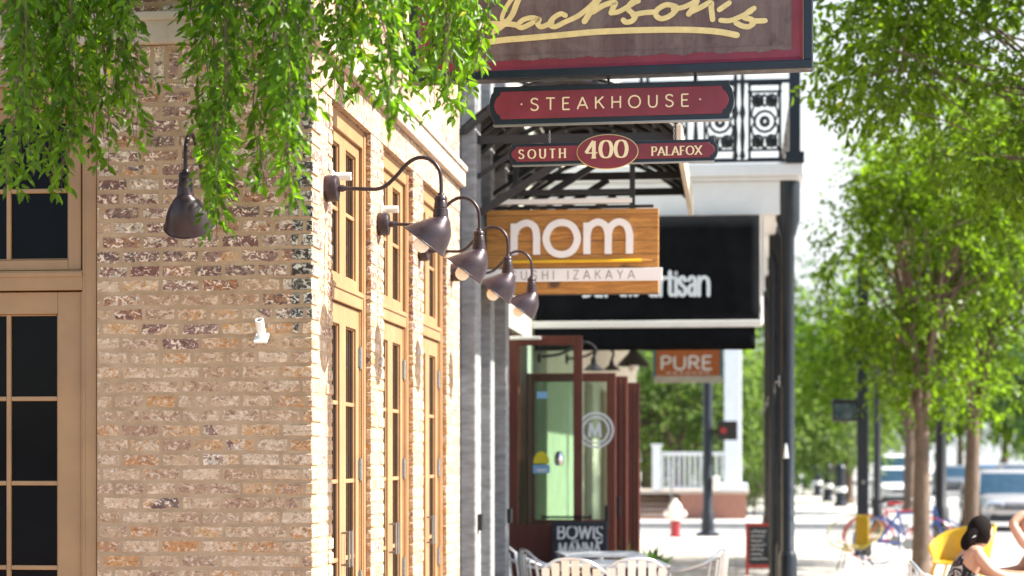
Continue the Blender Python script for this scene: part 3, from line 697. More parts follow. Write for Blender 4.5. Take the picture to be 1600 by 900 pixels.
# the big script sign
t, W = sign_root('hanging_sign', 640, 1268, 130, 9.75, 4.2, 'large weathered brown sign with gold script lettering hanging over the pavement')
k = W/628.0; H = .76
f = MB()
bd = .044
f.prism([(0,0),(W,0),(W,bd),(0,bd)], -.02, .09).prism([(0,H-bd),(W,H-bd),(W,H),(0,H)], -.02, .09).prism([(0,bd),(bd,bd),(bd,H-bd),(0,H-bd)], -.02, .09).prism([(W-bd,bd),(W,bd),(W,H-bd),(W-bd,H-bd)], -.02, .09)
f.build('outer_frame', M['navy'], t, bevel=.005)
mo = MB(); a = bd; b = bd+.056
def fr(mb, a, b, y0, y1):
    # bevelled inner moulding
    o = [(a,a),(W-a,a),(W-a,H-a),(a,H-a)]; i = [(b,b),(W-b,b),(W-b,H-b),(b,H-b)]
    vs = [(x,y0,z) for x,z in o]+[(x,y1,z) for x,z in i]
    mb.add(vs, [(q,(q+1)%4,(q+1)%4+4,q+4) for q in range(4)])
fr(mo, bd+.0005, bd+.018, -.012, .004); fr(mo, bd+.018, b, .004, .006)
mo.build('red_moulding', M['maroon'], t)
MB().prism([(bd+.03,bd+.03),(W-bd-.03,bd+.03),(W-bd-.03,H-bd-.03),(bd+.03,H-bd-.03)], .0085, .085).build('face_panel', M['signface'], t)
# flaked lower edge of the brown face over the red border
fl = MB(); xx = b-.004; n_ = 150
top = []; bot = []
for i in range(n_+1):
    x = b+ (W-2*b)*i/n_; top.append((x, b+.02)); bot.append((x, b-.006+random.uniform(-.004,.006)+.004*math.sin(i*.4)))
fl.add([(x,.0045,z) for x,z in top]+[(x,.0045,z) for x,z in bot], [(i,i+1,i+2+n_,i+1+n_) for i in range(n_)])
fl.build('flaked_edge', M['signface'], t)
def J(pts):                                       # traced script -> sign metres
    out = []
    for x, y in pts:
        X = 740+x/3.077; Y = y/3.077; base = 130-25*(X-640)/628
        out.append(((X-640)*k, (base-Y)*k))
    return out
ink = Ink(.0085, .003)
wd = 26/3.077*k
def sc_st(pts, wv=1.0, wh=.95, kk=6): ink.stroke(smoothpts(J(pts), kk), wd*wv, wd*wh)
sc_st([(330,-150),(262,-70),(225,0),(200,62),(168,104),(128,136),(96,152)], 1.1)                        # J stem
sc_st([(262,-70),(215,-30),(176,18),(150,70),(150,96),(178,92),(210,40)], .8, .8)                # loop
sc_st([(34,118),(82,110),(130,112),(180,112),(222,118)], 1, 1.0)
sc_st([(330,92),(296,82),(252,92),(226,118),(244,130),(286,112),(326,88),(322,112),(342,126),(392,104)], 1, .9)   # a
sc_st([(456,72),(432,64),(398,84),(380,112),(404,126),(452,104),(520,72),(585,20),(640,-42),(690,-80)], 1, .9)   # c + rise
sc_st([(690,-80),(642,-40),(590,36),(548,100)], 1.15)                                           # k stem
sc_st([(588,56),(640,24),(694,10),(686,34),(676,60)], 1.0, 1.0)                                  # k bow
sc_st([(676,60),(712,54),(760,28),(792,8)], .9, .9)
sc_st([(806,4),(776,10),(756,38),(774,58),(792,74),(776,98),(748,104),(734,94)], 1, .95)         # s
sc_st([(780,70),(830,60),(884,56)], 1.0)
sc_st([(984,30),(940,22),(898,44),(890,72),(918,88),(960,72),(988,42),(984,30)], 1, .95)            # o
sc_st([(972,42),(1020,34),(1084,4)], .9, .9)
sc_st([(1084,4),(1068,34),(1046,66)], 1.1); sc_st([(1052,58),(1100,36),(1148,12),(1152,40),(1158,92)], 1.0)      # n
sc_st([(1236,14),(1212,30),(1190,46)], .95)                                                        # apostrophe
sc_st([(1352,40),(1324,58),(1306,82),(1340,92),(1350,108),(1326,126),(1296,122),(1268,108)], 1, .95)  # s
sc_st([(1196,96),(1240,97),(1290,78),(1340,52)], .9, .9); sc_st([(1340,98),(1372,99),(1404,98)], .95)
sc_st([(40,206),(150,190),(270,180),(430,166),(580,152),(700,146),(820,142),(1000,140),(1120,144),(1200,152),(1272,166)], 1.1, 1.1)
ink.build('gold_script', M['gold'], t)
hb = MB()
for x in (W*.28, W*.72): hb.tube([(x,.03,H),(x,.03,H+.3)], .008, 8)
hb.tube([(-.42,.03,H+.3),(W+.1,.03,H+.3)], .03, 12).tube([(-.42,.03,H+.75),(W*.55,.03,H+.3)], .014, 8).box(-.43,-.41,-.08,.14,H+.1,H+.9)
hb.build('hanging_bracket', M['navy'], t, smooth=True)
BIG = t; BIGW = W
# second plaque
t, W = sign_root('hanging_sign', 764, 1147, 195, 9.76, 2.4, 'long maroon plaque with cream capitals hanging just under the brown script sign')
k = W/383.0; H = 59*k
MB().prism(notched(W, H, .016), 0, .045).build('board', M['navy'], t, bevel=.003)
pl = [(x*(W-.05)/W+.025, z*(H-.05)/H+.025) for x, z in notched(W, H, .024)]
MB().prism(pl, -.004, .002).build('maroon_panel', M['maroon'], t, bevel=.002)
MB().box(.02, W-.02, -.002, .047, -.006, -.0005).build('lower_strip', M['steel'], t)
ink = Ink(-.004, .003); ink.text('STEAKHOUSE', 66*k, 20.5*k, .0585, .0074, .0066, gap=.63, sx=1.15); 
for x in (52*k, 331*k): ink.stroke([(x-.001,30.5*k),(x+.001,30.5*k)], .008)
ink.build('cream_lettering', M['cream_ink'], t)
for px in (952, 1087): MB().tube([((px-764)*k,.02,H),((px-764)*k,.02,H+.115)], .0075, 8).build('hanging_rod', M['navy'], t)
# address plaque
t, W = sign_root('address_sign', 794, 1122, 258, 9.77, 2.6, 'narrow maroon address plaque with oval number, lowest of the hanging maroon signs')
k = W/328.0; H = 33*k
MB().prism(notched(W, H, .012), 0, .035).build('board', M['navy'], t, bevel=.003)
pl = [(x*(W-.03)/W+.015, z*(H-.03)/H+.015) for x, z in notched(W, H, .018)]
MB().prism(pl, -.004, .002).build('maroon_panel', M['maroon'], t, bevel=.002)
MB().box(.02, W-.02, -.002, .037, -.005, -.0005).build('lower_strip', M['steel'], t)
cxo, czo = (951-794)*k, H*.5
def oval(rx, rz): return [(cxo+rx*math.cos(a), czo+rz*math.sin(a)) for a in np.linspace(0, 2*math.pi, 48, endpoint=False)]
ov = MB().prism(oval(47*k, 26*k), -.02, .005).build('oval_panel', M['maroon'], t, bevel=.003)
MB().tube([(x,-.012,z) for x, z in oval(47.6*k, 26.6*k)], .0025, 6, closed=True).build('oval_edge', M['gold'], ov, smooth=True)
ink = Ink(-.004, .003); ink.text('SOUTH', 17*k, 9.5*k, .043, .0085, .0042, gap=.47, serif=.14)
ink.text('PALAFOX', 226*k, 9.5*k, .041, .0085, .0040, gap=.2, serif=.13)
ink.build('cream_lettering', M['cream_ink'], t)
ink = Ink(-.02, .003); ink.text('400', cxo-34*k, 17*k-24*k*.5+7*k-5*k, 25*k*1.05, .0185, .006, gap=.12, serif=.15, sx=1.08)
ink.build('oval_number', M['cream_ink'], ov)
for px in (859, 1054):
    hr = MB()
    for q in range(5): 
        a0 = H+.0125*q; hr.tube([((px-794)*k+.004*math.cos(s)*(1 if q%2 else .4),.018+.004*math.cos(s)*(0 if q%2 else 1), a0+.008+.008*math.sin(s)) for s in np.linspace(0,2*math.pi,10,endpoint=False)], .0018, 5, closed=True)
    hr.build('chain', M['steel'], t)
# ------------------------------------------------------------------ grey concrete building with folding doors
B2X = -2.0; B2Y0, B2Y1 = END+.004, 21.5
cb = empty('concrete_building', (B2X, B2Y0, 0), 0, 'grey concrete storefront with rough pilasters and folded red brown doors', 'building')
def r2(o): return rel(o, cb)
pil = MB()
for y0, y1 in ((14.30,14.60),(15.22,15.44),(16.22,16.44)): r2(MB().box(B2X, -1.885, y0, y1, 0, 6.2).build('pilaster', M['concrete'], cb, bevel=.012))
r2(MB().box(B2X-.3, B2X-.002, B2Y0, 16.6, 0, 6.2).build('concrete_wall', M['concrete'], cb))
w2 = MB(); 
for y0, y1 in ((16.6,17.0),(18.6,19.1),(20.9,B2Y1)): w2.box(B2X-.5, B2X-.2, y0, y1, 0, 2.9)
w2.box(B2X-.5, B2X-.2, 16.6, B2Y1, 2.9, 6.2)
r2(w2.build('storefront_wall', M['greenwall'], cb))
for y0, y1 in ((17.0,18.6),(19.1,20.9)):
    m = MB(); a, b = B2X-.36, B2X-.28
    m.box(a,b,y0,y0+.07,0,2.9).box(a,b,y1-.07,y1,0,2.9).box(a,b,y0+.07,y1-.07,2.82,2.9).box(a,b,y0+.07,y1-.07,2.3,2.37).box(a,b,y0+.07,y1-.07,0,.5)
    o = r2(m.build('window', M['redwood'], cb, bevel=.004))
    MB().box(B2X-.325, B2X-.318, y0+.07, y1-.07, .5, 2.82).build('pane', M['dglass'], o)
r2(MB().box(-9, B2X-.302, B2Y0, B2Y1, 6.0, 6.2).box(-9, -8.8, B2Y0, B2Y1, 0, 6.0).box(-8.8, B2X-.302, B2Y0, B2Y0+.2, 0, 6).box(-8.8, B2X-.302, B2Y1-.2, B2Y1, 0, 6).build('inner_shell', M['hole'], cb))
r2(MB().box(-9, B2X+.18, B2Y0, B2Y1, 6.203, 6.45).build('parapet', M['stone'], cb, bevel=.02))
for px, py, Y, in ((749,816,14.44),(793,806,16.33)):
    x = -1.885; z = ZA(py, x, Y)
    r2(MB().box(x, x+.035, Y-.045, Y+.045, z-.06, z+.06).build('junction_box', M['blackpaint'], cb, bevel=.006))
# faded teal trim panels under the canopy
tp = MB()
for y0, y1, zt in ((14.62,15.2,3.62),(15.46,16.2,3.42)):
    pts = [(y0,2.95),(y1,2.95),(y1,zt-.25)]+[(y0+(y1-y0)*(1-q), zt-.25+.25*math.sin(math.pi*q)) for q in (.25,.5,.75)]+[(y0,zt-.25)]
    n = len(pts); tp.add([(B2X,y,z) for y,z in pts]+[(-1.93,y,z) for y,z in pts], [tuple(range(n)), tuple(range(2*n-1,n-1,-1))]+[(i,(i+1)%n,(i+1)%n+n,i+n) for i in range(n)])
r2(tp.build('teal_panel', M['teal'], cb))
# folding doors standing open, square to the facade
def leaf(Y, x0, x1, ztop, glazed=True, stile=.075, midrail=None):
    m = MB(); y0, y1 = Y-.022, Y+.022
    if glazed:
        m.box(x0,x0+stile,y0,y1,.02,ztop).box(x1-stile,x1,y0,y1,.02,ztop).box(x0+stile,x1-stile,y0,y1,ztop-.09,ztop).box(x0+stile,x1-stile,y0,y1,.02,.98)
    else:
        m.box(x0,x1,y0,y1,.02,ztop)
        for q in range(4):
            xa = x0+(x1-x0)*q/4; m.box(xa+.02, xa+(x1-x0)/4-.01, y0-.012, y0, .05, ztop-.05)
    d = r2(m.build('door', M['redwood'], cb, bevel=.005))
    if glazed:
        MB().box(x0+stile-.004, x1-stile+.004, Y-.004, Y+.004, .975, ztop-.086).build('glass_pane', M['glass'], d)
    return d
D1 = 19.0; d1x0, d1x1 = XA(796, D1), XA(910, D1)
d1 = leaf(D1, d1x0, d1x1, ZA(525, -1.8, D1), True, .085)
# stickers on the first leaf
def st(px, py, rx, rz, mat, nm, Y=D1-.006, half=None):
    x, y, z = AT(px, py, Y); a = np.linspace(0, 2*math.pi, 26, endpoint=False) if half is None else np.linspace(0, math.pi, 14)
    MB().prism([(x+rx*math.cos(q), z+rz*math.sin(q)) for q in a], Y, Y+.0015).build(nm, mat, d1)
st(846, 724, .078, .115, M['stickyellow'], 'round_sticker', half=1)
x, y, z = AT(846, 732, D1-.006); MB().box(x-.08, x+.08, D1-.007, D1-.005, z-.045, z+.034).build('blue_sticker', M['stickblue'], d1)
ik = Ink(D1-.0075, .001); ik.stroke([(x-.045,z-.012),(x+.05,z-.012)], .012); ik.stroke([(x-.04,z-.03),(x+.03,z-.03)], .008); ik.build('sticker_print', M['white'], d1)
x, y, z = AT(848, 617, D1-.006); MB().box(x-.055, x+.045, D1-.007, D1-.005, z-.035, z+.03).build('blue_decal', M['stickblue'], d1)
x, y, z = AT(874, 716, D1-.03); MB().lathe([(0,0),(.03,0),(.045,.03),(.045,.09),(.03,.13),(0,.14)], (x,D1-.06,z-.07), 12).build('door_knob', M['chrome'], d1, smooth=True)
x, y, z = AT(880, 808, D1-.05); MB().tube([(x-.2,D1-.05,z),(x+.26,D1-.05,z)], .011, 8).box(x-.21,x-.19,D1-.05,D1-.022,z-.02,z+.02).box(x+.25,x+.27,D1-.05,D1-.022,z-.02,z+.02).build('handle', M['blackpaint'], d1)
xa = d1x0; r2(MB().box(xa+.01, xa+.31, D1-.07, D1-.024, ZA(531,-1.8,D1), ZA(526,-1.8,D1)).build('door_closer', M['white'], cb, bevel=.006))
Y2 = 20.6; d2 = leaf(Y2, -2.18, XA(962, Y2), ZA(583, -1.6, Y2), True, .09)
mx, my, mz = AT(931, 672, Y2-.02); ik = Ink(Y2-.024, .002)
for rr in (.178, .135): ik.stroke([(mx+rr*math.cos(a), mz+rr*math.sin(a)) for a in np.linspace(0,2*math.pi,40,endpoint=False)], .022, closed=True)
ik.text('M', mx-.072, mz-.075, .15, .029, .025, gap=0); ik.build('round_emblem', M['letterblue'], d2)
Y3 = 20.95; d3 = leaf(Y3, XA(948, Y3), XA(981, Y3), ZA(588, -1.4, Y3), False)
Y4 = 21.3; d4 = leaf(Y4, XA(974, Y4), XA(1000, Y4), ZA(598, -1.3, Y4), False)
for d, Y, px in ((d2, Y2, 948), (d3, Y3, 966)):
    x, y, z = AT(px, 792 if d is d3 else 806, Y-.04)
    MB().box(x-.02, x+.02, Y-.06, Y-.036, z-.11, z+.11).build('handle', M['blackpaint'], d, bevel=.005)

# ------------------------------------------------------------------ iron barrel canopy over the storefront
CXc, HWc, ZF, RS = -1.2, .765, 3.98, .36
CY0, CY1 = 14.25, 18.0
cn = empty('iron_canopy', (CXc, CY0, ZF), 0, 'black iron barrel canopy with ribbed underside projecting over the storefront', 'canopy')
def arc(q, s=1.0, dz=0): u = 2*q-1; return (HWc*s*u, RS*(1-u*u)+dz)
nA = 22
for yy in np.linspace(0, CY1-CY0, 9):
    m = MB(); m.tube([(arc(i/nA)[0], yy, arc(i/nA)[1]) for i in range(nA+1)], .022, 6)
    m.build('rib', M['iron'], cn)
for q in np.linspace(0, 1, 9):
    x, z = arc(q, 1.02, .012); MB().box(x-.016, x+.016, -.02, CY1-CY0+.02, z-.016, z+.016).build('purlin', M['iron'], cn)
sh = MB(); nq = 90
# corrugations run across the vault: ripple along y
ny = 100; vs = []; fs = []
for i in range(nq//3+1):
    q = .27+.73*i/(nq//3); u_ = 2*q-1
    for j in range(ny+1):
        rp = .014*math.sin(j*2*math.pi/4.0)
        vs.append((HWc*1.03*u_, (CY1-CY0)*j/ny, RS*(1-u_*u_)+.035+rp))
for i in range(nq//3):
    for j in range(ny): fs.append((i*(ny+1)+j, i*(ny+1)+j+1, (i+1)*(ny+1)+j+1, (i+1)*(ny+1)+j))
k0_ = len(vs)
for i in range(9):
    q = .2*i/8; u_ = 2*q-1
    for j in range(ny+1): vs.append((HWc*1.03*u_, (CY1-CY0)*j/ny, RS*(1-u_*u_)+.035+.014*math.sin(j*2*math.pi/4.0)))
for i in range(8):
    for j in range(ny): fs.append((k0_+i*(ny+1)+j, k0_+i*(ny+1)+j+1, k0_+(i+1)*(ny+1)+j+1, k0_+(i+1)*(ny+1)+j))
o = sh.add(vs, fs).build('corrugated_roof', M['corr'], cn, smooth=True)
sm = o.modifiers.new('t', 'SOLIDIFY'); sm.thickness = .004
MB().box(HWc+.01, HWc+.05, -.03, CY1-CY0+.03, -.16, .03).build('outer_gutter', M['stucco'], cn, bevel=.006)
for yy in (.15, 1.1, 2.1, 3.1):
    m = MB(); xw = -1.96-CXc
    m.bar((xw,yy,-.03),(HWc,yy,-.03),.045,.06).bar((xw,yy,-.62),(.15,yy,-.06),.04,.05).bar((xw,yy,-.75),(xw,yy,.75),.05,.05).bar((xw,yy,.7),(.1,yy,.33),.03,.03).bar((xw,yy,-.35),(-.3,yy,-.05),.03,.03)
    m.build('bracket', M['iron'], cn)
# ------------------------------------------------------------------ timber sign hung under the canopy
NY = 14.92
xl, xr = XA(760, NY), XA(1029, NY); zb, zt = ZA(460, -1.2, NY), ZA(327, -1.2, NY); NW, NH = xr-xl, zt-zb
ns = empty('hanging_sign', (xl, NY, zb), 0, 'sawn timber board sign with white lowercase letters and a yellow pencil', 'sign')
kx = NW/269.0
MB().box(0, NW, 0, .07, 0, NH).build('timber_board', M['wood'], ns, bevel=.004)
ik = Ink(-.001, .018); hN = 50*kx/.69
ik.text('nom', 40*kx, 62*kx, hN, .0175*3.1, .0165*3.1, gap=.13, sx=1.06); lt = ik.build('white_letters', M['white'], ns)
pc = MB(); zc = 51.5*kx
pc.lathe([(.0,.0),(.0135,.001),(.0135,205*kx)], (38*kx,-.02,zc), 6, 'X').build('pencil', M['yellow'], ns)
MB().lathe([(.0135,0),(.0045,.085)], (38*kx+205*kx+.0005,-.02,zc), 6, 'X').build('pencil_tip', M['wood'], ns)
MB().lathe([(.0044,0),(.0,.028)], (38*kx+205*kx+.086,-.02,zc), 6, 'X').build('pencil_lead', M['hole'], ns)
bn = MB().box(-5*kx, NW+6*kx, -.03, -.002, 20*kx, 40*kx).build('white_banner', M['white'], ns, bevel=.002)
ik = Ink(-.031, .001); ik.text('SUSHI IZAKAYA', 39*kx, 23.2*kx, 13.4*kx, .0075, .0065, gap=.58, space=1.0); ik.build('banner_lettering', M['greyink'], bn)
fr_ = MB(); xa_, xb_ = 45*kx, 228*kx; zt_ = 4.0-zb
fr_.box(xa_-.02,xa_+.02,.02,.06,NH,zt_).box(xb_-.02,xb_+.02,.02,.06,NH,zt_).box(xa_+.02,xb_-.02,.025,.055,NH+.12,NH+.155)
fr_.tube([(-.0,.04,NH+.022),(NW*.97,.04,NH+.022)], .012, 8)
for q in range(46): fr_.box(xa_+.03+q*.0195-.004, xa_+.03+q*.0195+.004, .03, .05, NH+.0, NH+.022)
fr_.build('hanging_frame', M['iron'], ns)
MB().box(.09, NW-.2, .0, .075, NH+.046, NH+.082).build('white_spreader_bar', M['white'], ns, bevel=.003)

# ------------------------------------------------------------------ white balcony building beyond
B3Y0, B3Y1 = 21.6, 41.0; B3X = -2.06
b3 = empty('balcony_building', (B3X, B3Y0, 0), 0, 'cream building with a white balcony on navy iron posts over the pavement', 'building')
def r3(o): return rel(o, b3)
w3 = MB()
for y0, y1 in ((B3Y0,27),(28.6,30.2),(31.8,33.4),(35,36.6),(38.2,B3Y1)): w3.box(B3X-.3, B3X, y0, y1, 0, 2.7)
w3.box(B3X-.3, B3X, B3Y0, B3Y1, 2.7, 8.4).box(-9, B3X-.3, B3Y0, B3Y0+.3, 0, 8.4).box(-9, B3X-.3, B3Y1-.3, B3Y1, 0, 8.4)
r3(w3.build('stucco_wall', M['stucco'], b3))
for y0, y1 in ((27,28.6),(30.2,31.8),(33.4,35),(36.6,38.2)):
    m = MB().box(B3X-.2,B3X-.1,y0,y0+.08,0,2.7).box(B3X-.2,B3X-.1,y1-.08,y1,0,2.7).box(B3X-.2,B3X-.1,y0+.08,y1-.08,2.6,2.7).box(B3X-.2,B3X-.1,y0+.08,y1-.08,0,.6)
    o = r3(m.build('window', M['redwood'], b3)); MB().box(B3X-.155,B3X-.145,y0+.08,y1-.08,.6,2.6).build('pane', M['dglass'], o)
XE = XA(1256, B3Y0)      # outer edge of the slab
ZS1 = ZA(258, 0, B3Y0); ZS0 = ZA(283, 0, B3Y0); ZB0 = ZA(336, 0, B3Y0); XB = XA(1219, B3Y0)
sl_ = MB().box(B3X+.002, XE, B3Y0-.1, B3Y1, ZS0+.04, ZS1).box(B3X+.002, XE-.05, B3Y0-.05, B3Y1, ZS0, ZS0+.04)
r3(sl_.build('balcony_slab', M['whitesat'], b3, bevel=.015))
bm_ = MB().box(B3X+.002, XB, B3Y0, B3Y0+.2, ZB0, ZS0-.002).box(XB-.22, XB, B3Y0+.2, B3Y1, ZB0+.1, ZS0-.002)
r3(bm_.build('fascia_beam', M['whitesat'], b3, bevel=.01))
r3(MB().box(B3X+.002, XB-.222, B3Y0+.202, B3Y1, ZS0-.05, ZS0-.003).build('soffit_boards', M['stucco'], b3))
PX = XA(1231, B3Y0+.12)
for i in range(6):
    y = B3Y0+.12+i*2.75
    m = MB(); m.lathe([(.13,0),(.13,.06),(.1,.09),(.1,.55),(.085,.6),(.072,.62),(.072,ZB0-.25),(.09,ZB0-.2),(.11,ZB0-.12),(.13,ZB0-.05),(.13,ZS0-.004)], (PX,y,0), 18)
    o = r3(m.build('iron_post', M['navy'], b3, smooth=True))
    if i == 1:
        MB().tube([(PX-.12,y,.02),(PX-.12,y,ZB0+.1)], .04, 10).build('downpipe', M['navy'], o, smooth=True)
    m = MB(); m.box(PX-.1, PX-.085, y-.03, y+.03, 2.4, 2.52).tube([(PX-.14,y-.02,2.45),(PX-.075,y-.02,2.45)], .012, 6).build('clamp', M['steel'], o)
    if i == 0: MB().tube([(PX-.02,y-.09,1.62),(PX-.02,y-.06,1.78)], [.03,.012], 8).build('hose_bib', M['alu'], o, smooth=True)
# cast iron railing
RZ0, RZ1 = ZS1+.06, ZA(128, 0, B3Y0-.02)
def panel(mb, a, b, z0, z1, dirx):
    """one ornamental panel of scrolls and rosettes between two points on a line"""
    a = Vector(a); b = Vector(b); d = b-a; L_ = d.length; d.normalize(); H_ = z1-z0
    def p(u, v): q = a+d*(u*L_); return (q.x, q.y, z0+v*H_)
    for u in (.06, .94): mb.tube([p(u,0), p(u,1)], .016, 5)
    for v in (.0, .12, .9, 1.0): mb.tube([p(0,v), p(1,v)], .014, 5)
    def ring(u, v, ru, rv, r=.017, n=12): mb.tube([p(u+ru*math.cos(t), v+rv*math.sin(t)) for t in np.linspace(0,2*math.pi,n,endpoint=False)], r, 4, closed=True)
    ring(.5,.5,.3,.14); ring(.5,.5,.10,.05,.026)
    for v in (.24,.78):
        ring(.3,v,.15,.075); ring(.7,v,.15,.075); ring(.3,v,.05,.026,.026,8); ring(.7,v,.05,.026,.026,8)
    for s in (1,-1):
        mb.tube(smoothpts([p(.5,.5+s*.36),p(.5+.1,.5+s*.3),p(.5,.5+s*.2),p(.5-.1,.5+s*.3),p(.5,.5+s*.36)],3), .016, 4)
        mb.tube(smoothpts([p(.1,.5+s*.38),p(.2,.5+s*.25),p(.12,.5+s*.1),p(.22,.5)],3), .016, 4); mb.tube(smoothpts([p(.9,.5+s*.38),p(.8,.5+s*.25),p(.88,.5+s*.1),p(.78,.5)],3), .016, 4)
ry = B3Y0-.02; rail = MB(); 
xs = [XA(q, ry) for q in (1222, 1168, 1152, 1098, 1076, 1022, 1006, 952)]
def rp(a, b):
    m = MB(); panel(m, a, b, RZ0, RZ1-.03, 1); return r3(m.build('railing_panel', M['iron'], b3))
for i in range(0, len(xs)-1, 2): rp((xs[i+1],ry,0), (xs[i],ry,0))
xo = XE-.1
for k in range(12):
    y0 = ry+.35+k*1.6; rp((xo,y0,0), (xo,y0+.5,0))
top = MB().bar((B3X+.01,ry,RZ1),(xo,ry,RZ1),.05,.04).bar((xo,ry-.02,RZ1),(xo,B3Y1-.1,RZ1),.05,.04).bar((B3X+.01,ry,RZ0-.02),(xo,ry,RZ0-.02),.03,.03).bar((xo,ry,RZ0-.02),(xo,B3Y1-.1,RZ0-.02),.03,.03)
r3(top.build('handrail', M['navy'], b3))
def baluster(x, y): r3(MB().lathe([(.018,RZ0),(.035,RZ0+.03),(.018,RZ0+.1),(.03,RZ0+.25),(.016,RZ0+.42),(.036,RZ0+.5),(.016,RZ0+.6),(.028,RZ0+.8),(.016,RZ0+.95),(.018,RZ1-.01)], (x,y,0), 8).build('baluster', M['navy'], b3))
for x in [XA(q, ry) for q in (1160, 1149, 1087, 1012, 1002)]: baluster(x, ry)
for k in range(12): baluster(xo, ry+.2+k*1.6); baluster(xo, ry+1.0+k*1.6)
cp = MB().box(xo-.06, xo+.06, ry-.06, ry+.06, ZS1, RZ1+1.6).box(xo-.1,xo+.1,ry-.1,ry+.1,ZS1,ZS1+.12); r3(cp.build('corner_post', M['navy'], b3))

# ------------------------------------------------------------------ black drop awning with lettering
AY = B3Y0-.2
ax0, ax1 = XA(838, AY), XA(1187, AY); az1, azb, az0 = ZA(337, -.5, AY), ZA(507, -.5, AY), ZA(546, -.5, AY-.05)
aw = empty('awning', ((ax0+ax1)/2, AY, azb), 0, 'black canvas drop awning with pale lettering below the white balcony', 'awning')
ox, oz = (ax0+ax1)/2, azb
cl = MB(); n = 24; vs = []; fs = []
for i in range(n+1):
    for j in range(9):
        x = ax0+(ax1-ax0)*i/n; v = j/8; z = azb+(az1-azb)*v
        vs.append((x-ox, -.05*(1-v)-.012*math.sin(i*.7)*math.sin(v*math.pi), z-oz))
for i in range(n):
    for j in range(8): fs.append((i*9+j,(i+1)*9+j,(i+1)*9+j+1,i*9+j+1))
o = cl.add(vs, fs).build('canvas', M['canvas'], aw, smooth=True); s = o.modifiers.new('t','SOLIDIFY'); s.thickness = .006
MB().box(ax0-ox-.04, ax1-ox+.02, -.085, -.03, -.035, .04).build('front_bar', M['white'], aw, bevel=.006)
vl = MB(); vs = []; fs = []
x0v, x1v = XA(836, AY)-ox, XA(1180, AY)-ox; n = 40
for i in range(n+1):
    x = x0v+(x1v-x0v)*i/n
    for j in range(4): vs.append((x, -.06+.02*math.sin(i*.9)*j/3, -.036-(azb-az0-.03)*j/3))
for i in range(n):
    for j in range(3): fs.append((i*4+j,(i+1)*4+j,(i+1)*4+j+1,i*4+j+1))
o = vl.add(vs, fs).build('valance', M['canvas'], aw, smooth=True); s = o.modifiers.new('t','SOLIDIFY'); s.thickness = .006
ik = Ink(-.075, .003); kk = 26*.00842
zt0 = ZA(462, -.3, AY)-azb; hT = .28
ik.text('rtisan', XA(1031, AY)-ox, zt0, hT, .042, .038, gap=.07, cap=True, sx=.78)
ik.text('a', XA(1014, AY)-ox, zt0, hT, .042, .038, cap=True, sx=.86); ik.text('the', XA(967, AY)-ox, zt0, hT*.8, .03, .028, gap=.06, cap=True, sx=.8)
ik.text('bar', XA(912, AY)-ox, zt0, hT*.95, .038, .034, gap=.1, cap=True, sx=.86)
ik.build('pale_lettering', M['letterblue'], aw)
for x in (ax0-ox+.05, ax1-ox+.03): MB().bar((x,.1,.3),(x,-.04,.0),.025,.03).bar((x,.1,.3),(x,.1,az1-oz),.025,.03).build('awning_arm', M['white'], aw)
# white closing light seen at the end of the awning bar
# pendant lamp and hanging orange sign under the balcony
def pendant(x, y, zt):
    t = empty('pendant_lamp', (x, y, zt), 0, None, 'lamp', 'pendant lamps under the balcony')
    MB().lathe([(.0,.32),(.03,.31),(.035,.26),(.06,.22),(.09,.17),(.2,.06),(.24,.0),(.235,.0),(.19,.055),(.08,.15),(0,.16)], (0,0,0), 24, 'Z', False, False).build('lamp_shade', M['blackpaint'], t, smooth=True)
    MB().lathe([(0,-.09),(.05,-.08),(.075,-.03),(.07,.03),(.0,.05)], (0,0,0), 16, 'Z', False, False).build('glass_globe', M['bulb'], t, smooth=True)
    MB().tube([(0,0,.3),(0,0,ZS0-.05-zt)], .012, 8).build('stem', M['blackpaint'], t, smooth=True)
    return t
p0 = pendant(XA(990, 28.2), 28.2, ZA(572, -1.4, 28.2)); p0['label'] = 'dark pendant lamp hanging beside the orange sign under the white balcony'
PY = 31.0
px0, px1 = XA(1022, PY), XA(1128, PY); pz0, pz1 = ZA(597, -.8, PY), ZA(534, -.8, PY); PW, PH = px1-px0, pz1-pz0
ps = empty('hanging_sign', (px0, PY, pz0), 0, 'orange sign with grey capitals and blue edges hanging beneath the black awning', 'sign')
MB().box(.03, PW-.03, 0, .1, .1, PH).build('orange_panel', M['orange'], ps, bevel=.004)
MB().box(-.015, .028, -.01, .11, .06, PH).box(PW-.028, PW+.015, -.01, .11, .06, PH).build('blue_edge', M['carblue'], ps, bevel=.004)
MB().box(.0, PW, -.012, .112, -.005, .098).build('grey_base', pm('grey_sign_base', (.42,.4,.37), .7), ps, bevel=.006)
ik = Ink(-.001, .006); ik.text('PURE', .11, .2, .2, .033, .03, gap=.22, sx=1.35)
for q in range(7): ik.stroke([(.2+q*.1,.145),(.255+q*.1,.145)], .014)
ik.build('grey_lettering', M['letterblue'], ps)
for x in (.2, PW-.2): MB().tube([(x,.05,PH),(x,.05,ZS0-.05-pz0)], .012, 6).build('hanging_rod', M['navy'], ps)
